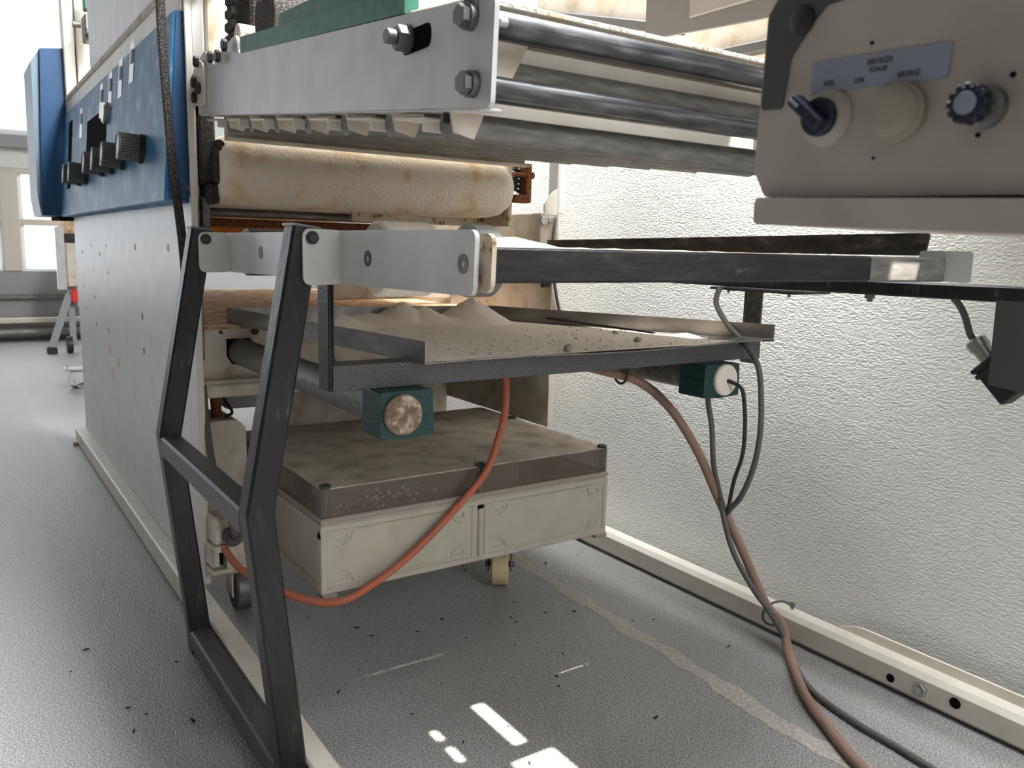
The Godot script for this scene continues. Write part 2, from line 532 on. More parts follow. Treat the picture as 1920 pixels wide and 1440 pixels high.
func room() -> void:
	var s := st()
	bx(s, Vector3(-4.2, -0.12, -8.7), Vector3(1.9, 0.0, 3.2), 0.0)
	struct("floor", s, M.floor)
	s = st()
	bx(s, Vector3(-4.2, 3.75, -8.7), Vector3(1.8, 3.9, 3.2), 0.0)
	struct("ceiling", s, M.hall)
	# right-hand wall of embossed panels, with unseen openings cut to shape the sun patches
	s = st()
	for q in [[0.0, 1.3, -8.7, 3.2], [1.3, 1.58, -8.7, -0.58], [1.3, 1.58, -0.13, 3.2], [1.58, 2.3, -8.7, -0.95], [1.58, 1.75, -0.36, 3.2], [1.75, 1.9, -0.22, 3.2], [1.9, 2.0, -0.10, 3.2], [2.0, 2.1, -0.04, 3.2], [2.1, 2.2, 0.02, 3.2], [2.2, 2.3, 0.06, 3.2], [2.3, 2.62, -8.7, 3.2], [2.62, 3.73, -8.7, 0.1], [2.62, 3.73, 1.3, 3.2], [3.73, 3.75, -8.7, 3.2]]:
		bx(s, Vector3(1.68, q[0], q[2]), Vector3(1.72, q[1], q[3]), 0.0)
	struct("wall_right", s, M.wall)
	s = st()
	for z in [0.115, 1.285]:
		bx(s, Vector3(1.69, 2.62, z - 0.015), Vector3(1.715, 3.73, z + 0.015), 0.003)
	for y in [2.635, 3.715]:
		bx(s, Vector3(1.69, y - 0.015, 0.1), Vector3(1.715, y + 0.015, 1.3), 0.003)
	struct("unseen_window_2", s, M.frame)  # frame of an unseen opening that lets the sun in
	s = st()
	bx(s, Vector3(-4.3, 0.0, -8.7), Vector3(-4.2, 3.75, 3.2), 0.0)
	struct("wall_left", s, M.hall)
	s = st()
	bx(s, Vector3(-4.2, 0.0, 3.2), Vector3(1.9, 3.75, 3.3), 0.0)
	struct("wall_front", s, M.hall)
	# far wall: grey plinth, window band, white above
	s = st()
	bx(s, Vector3(-4.2, 0.0, -8.7), Vector3(1.68, 0.6, -8.45), 0.0)
	struct("trim_5", s, M.greywall)
	s = st()
	bx(s, Vector3(-4.2, 0.6, -8.7), Vector3(1.68, 3.75, -8.5), 0.0)
	struct("wall_back", s, M.room)
	s = st()
	bx(s, Vector3(-4.2, 1.64, -8.5), Vector3(1.68, 1.75, -8.4), 0.01)
	struct("trim_1", s, M.greywall)
	s = st()
	bx(s, Vector3(-4.2, 0.16, -8.36), Vector3(1.68, 0.205, -8.3), 0.006)
	struct("trim_2", s, M.frame)
	s = st()
	cyl(s, Vector3(-4.2, 0.075, -8.34), Vector3(1.68, 0.075, -8.34), 0.05)
	struct("trim_3", s, M.dulls)
	s = st()
	bx(s, Vector3(-4.2, 0.36, -8.45), Vector3(1.68, 0.40, -8.40), 0.006)
	struct("trim_4", s, M.dulls)
	var win := Node3D.new()
	win.name = "window_1"
	win.set_meta("kind", "structure")
	add_child(win)
	s = st()
	for k in 6:
		var x := 0.5 - k * 1.0 + 1.0
		bx(s, Vector3(x - 0.07, 0.6, -8.5), Vector3(x + 0.07, 1.46, -8.43), 0.01)
	bx(s, Vector3(-4.2, 1.0, -8.5), Vector3(1.68, 1.05, -8.44), 0.008)
	bx(s, Vector3(-4.2, 1.43, -8.5), Vector3(1.68, 1.48, -8.44), 0.008)
	obj("window_frame", s, M.frame, win)
	for k in 6:
		for r in [[0.62, 1.0], [1.05, 1.43]]:
			s = st()
			var x := 1.5 - k * 1.0
			bx(s, Vector3(x - 0.9, r[0], -8.49), Vector3(x - 0.1, r[1], -8.47), 0.004)
			obj("pane", s, M.pane, win)
	s = st()
	bx(s, Vector3(-4.2, 1.8, -8.5), Vector3(1.66, 3.6, -8.48), 0.004)
	obj("upper_pane", s, M.pane, win)
	var w3 := Node3D.new()
	w3.name = "unseen_window_3"
	w3.set_meta("kind", "structure")
	add_child(w3)  # unseen window behind the camera, placed to light the machine front
	s = st()
	bx(s, Vector3(0.60, 1.12, 3.17), Vector3(1.64, 3.48, 3.198), 0.004)
	obj("pane", s, M.pane, w3)
	s = st()
	for x in [0.58, 1.12, 1.66]:
		bx(s, Vector3(x - 0.02, 1.08, 3.15), Vector3(x + 0.02, 3.52, 3.2), 0.003)
	for y in [1.10, 3.50]:
		bx(s, Vector3(0.58, y - 0.02, 3.15), Vector3(1.66, y + 0.02, 3.2), 0.003)
	obj("window_frame", s, M.frame, w3)
	# unseen ceiling panels, placed to light the right wall and the room
	for p in [[1.27, -0.9, 3.6], [-1.0, -5.4, 3.4], [-1.4, 1.4, 2.4]]:
		s = st()
		bx(s, Vector3(p[0] - 0.4, 3.70, p[1] - p[2] / 2), Vector3(p[0] + 0.4, 3.748, p[1] + p[2] / 2), 0.004)
		tag(obj("unseen_ceiling_panel", s, M.panelglow), "long white glowing panel in the ceiling, out of view, placed to light the room", "ceiling light", "unseen ceiling panels")

func background() -> void:
	# machine module standing behind the main machine
	var t := thing("rear_module_stand", "grey legged stand of the next module, with a red switch, behind the white side panel", "machine stand", Vector3(0.85, 0, -7.3))
	var s := st()
	bx(s, Vector3(0.72, 0.50, -7.36), Vector3(0.78, 0.98, -7.30), 0.004)
	obj("end_plate", s, M.white, t)
	s = st()
	bx(s, Vector3(0.785, 0.52, -7.9), Vector3(1.2, 0.86, -7.32), 0.01)
	obj("body", s, M.dirty, t)
	s = st()
	bx(s, Vector3(0.785, 0.86, -7.9), Vector3(1.3, 0.93, -7.34), 0.006)
	obj("dark_rail", s, M.grime, t)
	s = st()
	bx(s, Vector3(0.80, 0.93, -7.9), Vector3(1.3, 1.08, -7.40), 0.006)
	obj("orange_board", s, M.dustdeck, t)
	s = st()
	bx(s, Vector3(0.79, 0.06, -7.42), Vector3(0.835, 0.52, -7.38), 0.003)
	obj("leg", s, M.greywall, t)
	s = st()
	bar(s, [Vector3(0.80, 0.46, -7.36), Vector3(0.655, 0.05, -7.36)], Vector3(0, 0, 1), 0.05, 0.04)
	obj("brace", s, M.greywall, t)
	s = st()
	bx(s, Vector3(0.62, 0.0, -7.4), Vector3(0.69, 0.05, -7.32), 0.006)
	obj("foot", s, M.knob, t)
	s = st()
	cyl(s, Vector3(0.76, 0.065, -7.36), Vector3(0.80, 0.065, -7.36), 0.065)
	obj("wheel", s, M.knob, t)
	s = st()
	bx(s, Vector3(0.81, 0.40, -7.36), Vector3(0.85, 0.50, -7.30), 0.006)
	obj("red_switch", s, M.red, t)
	s = st()
	bx(s, Vector3(0.85, 0.36, -7.4), Vector3(0.95, 0.51, -7.32), 0.006)
	obj("switch_box", s, M.cream, t)
	# white swivel caster of the module
	t = thing("swivel_caster", "white swivel caster on the floor, half hidden by the white side panel", "caster", Vector3(0.62, 0, -5.6))
	s = st()
	bx(s, Vector3(0.555, 0.112, -5.66), Vector3(0.80, 0.124, -5.54), 0.003)
	bx(s, Vector3(0.56, 0.12, -5.56), Vector3(0.572, 0.15, -5.545), 0.003)
	obj("mounting_plate", s, M.white, t)
	s = st()
	cyl(s, Vector3(0.61, 0.048, -5.62), Vector3(0.64, 0.048, -5.58), 0.048)
	obj("wheel", s, M.greywall, t)
	s = st()
	prism(s, Vector3(0.60, 0.0, -5.56), Vector3.RIGHT, Vector3.UP, Vector3(0, 0, 1), rounded([Vector2(-0.035, 0.03), Vector2(0.0, 0.02), Vector2(0.06, 0.045), Vector2(0.07, 0.112), Vector2(-0.02, 0.112)], 0.01), 0.006)
	obj("fork", s, M.white, t)
	# blue cabinet of the next module
	t = thing("blue_cabinet", "tall blue cabinet with a pale slanted left edge and scratches, at far left", "cabinet", Vector3(0.55, 0.985, -4.25))
	s = st()
	prism(s, Vector3(0, 0, -4.4), Vector3.RIGHT, Vector3.UP, Vector3(0, 0, 1), PackedVector2Array([Vector2(0.355, 0.99), Vector2(0.80, 0.99), Vector2(0.80, 1.715), Vector2(0.385, 1.66)]), 0.36)
	obj("body", s, M.blueflat, t)
	s = st()
	prism(s, Vector3(0, 0, -4.4), Vector3.RIGHT, Vector3.UP, Vector3(0, 0, 1), PackedVector2Array([Vector2(0.345, 1.07), Vector2(0.3545, 0.99), Vector2(0.3845, 1.66), Vector2(0.352, 1.61)]), 0.34)
	obj("slanted_edge", s, M.paleblue, t)
	s = st()
	bx(s, Vector3(0.42, 0.975, -4.38), Vector3(0.8, 0.989, -4.06), 0.002)
	obj("base_strip", s, M.darkgap, t)

func kk(x: float, y: float, z: float, f := 1.02706) -> Vector3:
	return Vector3(x * f, 0.9 + (y - 0.9) * f, z * f)

func machine() -> void:
	var t := thing("dough_machine", "white and cream floor-standing dough machine with long base rails and a felt belt inside", "machine", Vector3(1.0, 0, -3.0))
	# base rails
	var s := st()
	bx(s, Vector3(0.434, 0.003, -4.09), Vector3(0.4765, 0.064, -0.62), 0.004)
	obj("base_rail", s, M.cream, t)
	s = st()
	bx(s, Vector3(1.5827, 0.003, -4.09), Vector3(1.636, 0.068, -0.2), 0.011)
	var rr := obj("base_rail", s, M.cream, t)
	for z in [[-0.883, 0.030, 0.007], [-0.748, 0.040, 0.009]]:
		s = st()
		var o := Vector3(1.5825, z[1], z[0])
		lathe(s, o, Vector3.LEFT, [Vector2(z[2] + 0.002, -0.001), Vector2(z[2] + 0.002, 0.0008), Vector2(z[2], 0.0008)], 20)
		cyl(s, o, o + Vector3(-0.0006, 0, 0), z[2], -1.0, 20, 0.0)
		obj("hole", s, M.darkgap, rr)
	s = st()
	hexnut(s, Vector3(1.5827, 0.036, -0.818), Vector3.LEFT, 0.0155, 0.009, 0.3)
	cyl(s, Vector3(1.574, 0.036, -0.818), Vector3(1.562, 0.036, -0.818), 0.0075)
	obj("nut", s, M.zinc, rr)
	s = st()
	prism(s, Vector3(1.637, 0.0, -1.06), Vector3(0, 0, 1), Vector3.UP, Vector3.RIGHT, rounded([Vector2(0, 0.0), Vector2(0.75, 0.0), Vector2(0.75, 0.083), Vector2(0.06, 0.083), Vector2(0, 0.06)], 0.02), 0.006)
	obj("wall_flange", s, M.cream, rr)
	# side panel, its front edge and screws
	s = st()
	bx(s, Vector3(0.4745, 0.064, -4.06), Vector3(0.4805, 1.00, -2.012), 0.001)
	var sp := obj("side_panel", s, M.panel, t)
	s = st()
	bx(s, Vector3(0.4745, 0.070, -2.012), Vector3(0.489, 1.70, -2.004), 0.0015)
	obj("front_edge_strip", s, M.cream, t)
	for q in [[0.844, -3.739, 0.008], [0.874, -3.489, 0.006], [0.846, -3.3, 0.009], [0.875, -3.149, 0.006], [0.878, -2.632, 0.011], [0.881, -2.201, 0.011], [0.783, -3.477, 0.006], [0.785, -3.146, 0.006], [0.68, -3.476, 0.009], [0.579, -3.474, 0.009], [0.682, -2.57, 0.011], [0.582, -2.571, 0.011], [0.514 + 0.068, -3.19, 0.009], [0.62, -3.75, 0.008], [0.71, -3.76, 0.008]]:
		s = st()
		var p := kk(0.462, q[0], q[1])
		lathe(s, p, Vector3.LEFT, [Vector2(q[2], -0.0005), Vector2(q[2], 0.0008), Vector2(q[2] * 0.45, 0.0008), Vector2(q[2] * 0.4, -0.0004), Vector2(0, -0.0004)], 16)
		obj("panel_screw", s, M.bolt, sp)
	for q in [[0.514, -3.19], [0.49, -3.02], [0.437, -3.14]]:
		s = st()
		lathe(s, kk(0.462, q[0], q[1]), Vector3.LEFT, [Vector2(0.022, -0.0002), Vector2(0.021, 0.0004), Vector2(0, 0.0004)], 16)
		obj("glue_stain", s, M.wheel, sp)
	# foot
	s = st()
	cyl(s, Vector3(0.428, 0.0, -4.02), Vector3(0.428, 0.012, -4.02), 0.014)
	obj("foot", s, M.wheel, t)
	s = st()
	bx(s, Vector3(0.41, 0.0, -1.84), Vector3(0.433, 0.03, -1.79), 0.004)
	obj("foot", s, M.wheel, t)
	# cover above the panel, with its slanting lip and trim rod
	s = st()
	bx(s, Vector3(0.478, 1.46, -3.40), Vector3(0.5, 2.1, -2.02), 0.004)
	obj("upper_cover", s, M.white, t)
	s = st()
	bx(s, Vector3(0.462, 1.455, -4.0), Vector3(0.476, 1.475, -2.16), 0.004)
	obj("trim_rod", s, M.dirty, t)
	s = st()
	bx(s, Vector3(0.468, 1.40, -4.0), Vector3(0.478, 1.456, -2.02), 0.002)
	obj("cover_lip", s, M.cream, t)
	# rear posts
	for x in [[0.468, 0.509], [0.515, 0.57]]:
		s = st()
		bx(s, Vector3(x[0], 0.99, -4.08), Vector3(x[1], 2.2, -4.0), 0.004)
		obj("rear_post", s, M.cream, t)
	s = st()
	bx(s, Vector3(0.53, 1.68, -3.94), Vector3(0.57, 1.78, -3.84), 0.005)
	cyl(s, Vector3(0.55, 1.71, -3.84), Vector3(0.55, 1.71, -3.80), 0.02)
	cyl(s, Vector3(0.52, 1.74, -3.88), Vector3(0.49, 1.74, -3.88), 0.012)
	obj("clamp_block", s, M.dulls, t)
	s = st()
	bx(s, Vector3(0.535, 1.80, -3.92), Vector3(0.57, 1.90, -3.86), 0.004)
	obj("guide_block", s, M.guide, t)
	# front left column beside the blue panel
	s = st()
	bx(s, Vector3(0.489, 1.205, -2.05), Vector3(0.517, 2.0, -2.01), 0.003)
	bx(s, Vector3(0.489, 0.99, -2.05), Vector3(0.493, 1.21, -2.01), 0.001)
	obj("front_column", s, M.white, t)
	s = st()
	bx(s, Vector3(0.491, 0.62, -2.06), Vector3(0.497, 0.995, -2.02), 0.002)
	bx(s, Vector3(0.503, 0.93, -2.06), Vector3(0.520, 1.0, -2.02), 0.002)
	obj("edge_bracket", s, M.dulls, t)
	for p in [[0.492, 1.45, 0.02], [0.527, 1.47, 0.022]]:
		s = st()
		cyl(s, Vector3(p[0] + 0.01, p[1], -2.02), Vector3(p[0] - 0.005, p[1], -1.985), p[2])
		obj("rubber_knob", s, M.darkbolt, t)
	# black edge bar curving down in front of the blue panel
	s = st()
	bar(s, smooth([Vector3(0.434, 1.55, -2.03), Vector3(0.432, 1.41, -2.032), Vector3(0.433, 1.30, -2.028), Vector3(0.437, 1.19, -2.026), Vector3(0.441, 1.072, -2.02), Vector3(0.451, 0.957, -2.02), Vector3(0.457, 0.879, -2.02), Vector3(0.460, 0.80, -2.02)], 6), Vector3(0, 0, 1), 0.019, 0.012, 0.003)
	obj("black_edge_bar", s, M.grime, t)
	# right-hand frame
	s = st()
	prism(s, Vector3(1.49, 0, 0), Vector3(0, 0, 1), Vector3.UP, Vector3.RIGHT, PackedVector2Array([Vector2(-4.05, 0.365), Vector2(-1.985, 0.365), Vector2(-1.985, 1.005), Vector2(-4.05, 1.005)]), 0.02)
	obj("right_frame", s, M.dirty, t)
	s = st()
	bx(s, Vector3(1.50, 1.005, -2.03), Vector3(1.512, 1.75, -1.985), 0.002)
	bx(s, Vector3(1.512, 1.005, -2.03), Vector3(1.555, 1.75, -2.02), 0.002)
	obj("right_post", s, M.white, t)
	s = st()
	prism(s, Vector3(1.50, 1.0, -1.99), Vector3.RIGHT, Vector3.UP, Vector3(0, 0, 1), PackedVector2Array([Vector2(-0.045, 0.0), Vector2(0.0, 0.0), Vector2(0.0, 0.075), Vector2(-0.02, 0.062), Vector2(-0.045, 0.03)]), 0.006)
	obj("gusset", s, M.cream, t)
	s = st()
	bx(s, Vector3(1.44, 0.88, -2.03), Vector3(1.508, 1.005, -1.985), 0.003)
	obj("end_block", s, M.dirty, t)
	for p in [[1.452, 0.982, 0.013], [1.474, 0.985, 0.008]]:
		s = st()
		cyl(s, Vector3(p[0], p[1], -1.985), Vector3(p[0], p[1], -1.978), p[2])
		obj("frame_screw", s, M.zinc, t)
	s = st()
	tube(s, smooth([Vector3(1.488, 0.99, -1.975), Vector3(1.482, 0.965, -1.97), Vector3(1.478, 0.93, -1.97), Vector3(1.480, 0.87, -1.97), Vector3(1.489, 0.80, -1.97), Vector3(1.512, 0.72, -1.972), Vector3(1.53, 0.70, -1.975)], 8), 0.005)
	obj("grey_wire", s, M.cable, t)
	# felt belt round its nose roller
	s = st()
	var pf := PackedVector2Array()
	for k in 25:
		var a := -PI / 2 + PI * k / 24
		pf.append(Vector2(-2.03 + cos(a) * 0.083, 1.063 + sin(a) * 0.079))
	pf.append(Vector2(-3.4, 1.142))
	pf.append(Vector2(-3.4, 0.984))
	var xs := [0.535, 0.54, 0.555, 1.28, 1.315, 1.335, 1.342]
	var ins := [0.02, 0.008, 0.0, 0.0, 0.007, 0.022, 0.05]
	var loops := []
	for i in xs.size():
		var lp := []
		for p in pf:
			var c := Vector2(maxf(p.x - 0.0, -3.4), p.y)
			var ctr := Vector2(minf(c.x, -2.03), 1.063)
			var dv := c - ctr
			var l := dv.length()
			lp.append(Vector3(xs[i], ctr.y + dv.y * (l - ins[i]) / l, ctr.x + dv.x * (l - ins[i]) / l))
		loops.append(lp)
	for i in xs.size() - 1:
		for k in pf.size():
			var k2 := (k + 1) % pf.size()
			var mid := Vector3(loops[i][k].x, 1.063, minf(loops[i][k].z, -2.03))
			quad(s, loops[i][k], loops[i][k2], loops[i + 1][k2], loops[i + 1][k], loops[i][k] - mid)
	for k in range(1, pf.size() - 1):
		tri(s, loops[0][0], loops[0][k], loops[0][k + 1], Vector3.LEFT)
		var e: Array = loops[xs.size() - 1]
		tri(s, e[0], e[k], e[k + 1], Vector3.RIGHT)
	s.generate_normals()
	obj("felt_belt", s, M.felt, t)
	# left bearing of the belt
	s = st()
	bx(s, Vector3(0.50, 1.03, -2.12), Vector3(0.538, 1.19, -2.02), 0.006)
	bx(s, Vector3(0.527, 1.03, -2.03), Vector3(0.545, 1.12, -1.985), 0.008)
	cyl(s, Vector3(0.534, 1.115, -2.0), Vector3(0.534, 1.115, -1.975), 0.012)
	bx(s, Vector3(0.512, 0.985, -2.08), Vector3(0.536, 1.03, -2.0), 0.004)
	obj("belt_bearing", s, M.grime, t)
	s = st()
	bx(s, Vector3(0.4935, 1.04, -2.2), Vector3(0.53, 1.204, -2.04), 0.004)
	obj("bearing_housing", s, M.darkgap, t)
	# right bearing plate, tensioner and spring
	s = st()
	prism(s, Vector3(0, 0, -2.14), Vector3.RIGHT, Vector3.UP, Vector3(0, 0, 1), PackedVector2Array([Vector2(0.92, 0.962), Vector2(1.352, 0.962), Vector2(1.352, 1.055), Vector2(1.30, 1.02), Vector2(1.20, 0.998), Vector2(0.92, 0.985)]), 0.012)
	bx(s, Vector3(1.338, 0.962, -2.14), Vector3(1.352, 1.15, -2.0), 0.003)
	var bp := obj("bearing_plate", s, M.rustwhite, t)
	for x in [1.24, 1.265, 1.29]:
		s = st()
		cyl(s, Vector3(x, 1.0, -2.128), Vector3(x, 1.0, -2.118), 0.007)
		obj("plate_bolt", s, M.dulls, bp)
	s = st()
	bx(s, Vector3(1.392, 1.03, -2.03), Vector3(1.412, 1.14, -1.99), 0.003)
	bx(s, Vector3(1.355, 1.03, -2.03), Vector3(1.40, 1.052, -1.99), 0.003)
	cyl(s, Vector3(1.35, 1.108, -2.0), Vector3(1.42, 1.108, -2.0), 0.006)
	hexnut(s, Vector3(1.412, 1.108, -2.0), Vector3.RIGHT, 0.011, 0.01)
	obj("belt_tensioner", s, M.rust, t)
	s = st()
	var coil := []
	for k in 121:
		var a := TAU * 5.0 * k / 120
		coil.append(Vector3(1.374 + cos(a) * 0.016, 1.062 + 0.07 * k / 120.0, -2.03 + sin(a) * 0.016))
	tube(s, coil, 0.0045, 8)
	obj("tension_spring", s, M.knob, t)
	# rods and boards behind the belt
	s = st()
	cyl(s, Vector3(0.48, 0.972, -2.2), Vector3(1.13, 0.972, -2.2), 0.011)
	obj("cross_rod", s, M.dulls, t)
	s = st()
	bx(s, Vector3(0.48, 0.938, -2.30), Vector3(1.10, 0.960, -2.26), 0.004)
	obj("cross_rod", s, M.rust, t)
	s = st()
	bx(s, Vector3(0.62, 0.90, -2.72), Vector3(1.12, 0.972, -2.70), 0.003)
	obj("orange_board", s, M.orange, t)
	s = st()
	bx(s, Vector3(0.48, 0.90, -2.5), Vector3(0.60, 0.96, -2.40), 0.004)
	obj("steel_block", s, M.dulls, t)
	# deck and apron below
	s = st()
	bx(s, Vector3(0.4805, 0.685, -3.6), Vector3(1.49, 0.7, -2.06), 0.003)
	obj("deck", s, M.dustdeck, t)
	s = st()
	prism(s, Vector3(0, 0, -2.075), Vector3.RIGHT, Vector3.UP, Vector3(0, 0, 1), PackedVector2Array([Vector2(0.481, 0.565), Vector2(0.9, 0.565), Vector2(0.9, 0.685), Vector2(0.618, 0.685), Vector2(0.618, 0.664), Vector2(0.563, 0.664), Vector2(0.556, 0.625), Vector2(0.575, 0.602), Vector2(0.62, 0.60), Vector2(0.645, 0.62), Vector2(0.645, 0.684), Vector2(0.65, 0.685), Vector2(0.65, 0.686), Vector2(0.481, 0.686)]), 0.012)
	obj("apron_backing", s, M.darkgap, t)
	s = st()
	prism(s, Vector3(0, 0, -2.068), Vector3.RIGHT, Vector3.UP, Vector3(0, 0, 1), PackedVector2Array([Vector2(0.481, 0.565), Vector2(1.489, 0.565), Vector2(1.489, 0.699), Vector2(0.481, 0.699), Vector2(0.481, 0.665), Vector2(0.616, 0.665), Vector2(0.634, 0.64), Vector2(0.63, 0.61), Vector2(0.60, 0.597), Vector2(0.57, 0.603), Vector2(0.558, 0.622), Vector2(0.558, 0.6645), Vector2(0.481, 0.6645)]), 0.008)
	var ap := obj("apron", s, M.dirty, t)
	for p in [[0.628, 0.682, 0.009], [0.545, 0.682, 0.004]]:
		s = st()
		cyl(s, Vector3(p[0], p[1], -2.06), Vector3(p[0], p[1], -2.054), p[2])
		obj("apron_bolt", s, M.darkbolt, ap)
	s = st()
	bx(s, Vector3(0.481, 0.527, -2.12), Vector3(1.30, 0.560, -2.02), 0.005)
	bx(s, Vector3(0.481, 0.555, -2.3), Vector3(1.30, 0.568, -2.03), 0.003)
	obj("ledge", s, M.dirty, t)
	s = st()
	bx(s, Vector3(0.80, 0.30, -2.62), Vector3(1.489, 0.684, -2.60), 0.002)
	obj("rear_board", s, M.dirty, t)
	# beige inner tube seen behind the lower conveyor
	s = st()
	bx(s, Vector3(1.0, 0.72, -2.6), Vector3(1.489, 0.86, -2.58), 0.004)
	obj("inner_board", s, M.dirty, t)

func control_panel() -> void:
	var mach := get_node("dough_machine")
	var s := st()
	prism(s, Vector3(0, 0, -3.96), Vector3.RIGHT, Vector3.UP, Vector3(0, 0, 1), rounded([Vector2(0.42, 0.985), Vector2(0.487, 0.985), Vector2(0.487, 1.40), Vector2(0.455, 1.40)], 0.008), 1.935)
	var t := obj("control_panel", s, M.blue, mach, "worn blue control panel with black ribbed knobs")
	s = st()
	prism(s, Vector3(0, 0, -2.025), Vector3.RIGHT, Vector3.UP, Vector3(0, 0, 1), rounded([Vector2(0.43, 0.99), Vector2(0.488, 0.99), Vector2(0.488, 1.40), Vector2(0.462, 1.40)], 0.01), 0.003)
	obj("end_plate", s, M.blueflat, t)
	s = st()
	cyl(s, Vector3(0.475, 1.02, -2.022), Vector3(0.475, 1.02, -2.018), 0.006)
	cyl(s, Vector3(0.478, 1.37, -2.022), Vector3(0.478, 1.37, -2.018), 0.005)
	obj("end_screw", s, M.dulls, t)
	# face plane: x grows with height
	var fx := func(y: float) -> float: return 0.42 + (y - 0.985) * 0.0843
	var nrm := Vector3(-1, 0.0843, 0).normalized()
	for q in [[1.364, -2.49, 0.042], [1.347, -2.66, 0.036], [1.339, -2.83, 0.036], [1.33, -3.0, 0.036], [1.31, -3.46, 0.042]]:
		s = st()
		var o := Vector3(fx.call(q[0]), q[0], q[1])
		prism(s, o, Vector3(0, 0, 1), Vector3(0.0843, 1, 0).normalized(), nrm, rrect(0.062, 0.105, 0.004), 0.0012)
		obj("legend_plate", s, M.zinc, t)
		s = st()
		prism(s, o + nrm * 0.0012 + Vector3(0, 0.014, 0.006), Vector3(0, 0, 1), Vector3(0.0843, 1, 0).normalized(), nrm, rrect(0.034, 0.036, 0.005), 0.0006)
		obj("legend_print", s, M.knob, t)
	# screen recess and side slot
	for q in [[1.222, -3.09, 0.42, 0.15], [1.22, -3.76, 0.10, 0.26]]:
		s = st()
		prism(s, Vector3(fx.call(q[0]), q[0], q[1]), Vector3(0, 0, 1), Vector3(0.0843, 1, 0).normalized(), nrm, rrect(q[2], q[3], 0.01), 0.001)
		obj("dark_opening", s, M.darkgap, t)
	s = st()
	lathe(s, Vector3(fx.call(1.275), 1.275, -2.86), nrm, [Vector2(0.032, 0), Vector2(0.032, 0.012), Vector2(0.028, 0.016), Vector2(0, 0.016)], 24)
	obj("round_button", s, M.zinc, t)
	for q in [[1.122, -2.29], [1.122, -2.55], [1.122, -2.73], [1.124, -2.90], [1.118, -3.26], [1.12, -3.42]]:
		var o := Vector3(fx.call(q[0]), q[0], q[1])
		s = st()
		lathe(s, o, nrm, [Vector2(0.036, 0.0), Vector2(0.036, 0.012), Vector2(0.033, 0.014)], 32)
		cyl(s, o + nrm * 0.012, o + nrm * 0.056, 0.0305, 0.030, 32)
		obj("ribbed_knob", s, M.knob, t)
		s = st()
		for k in 32:
			var a := TAU * k / 32
			var b := frame_of(nrm)
			var d := b.x * cos(a) + b.y * sin(a)
			box(s, o + d * 0.0315 + b.z * 0.034, Vector3(0.0034, 0.0040, 0.044), 0.0008, Basis(b.z.cross(d), d, b.z))
		obj("knob_ribs", s, M.knobrib, t)
		s = st()
		lathe(s, o + nrm * 0.056, nrm, [Vector2(0.032, -0.001), Vector2(0.032, 0.003), Vector2(0.029, 0.004), Vector2(0.027, 0.002), Vector2(0, 0.002)], 32)
		obj("knob_cap", s, M.knobcap, t)

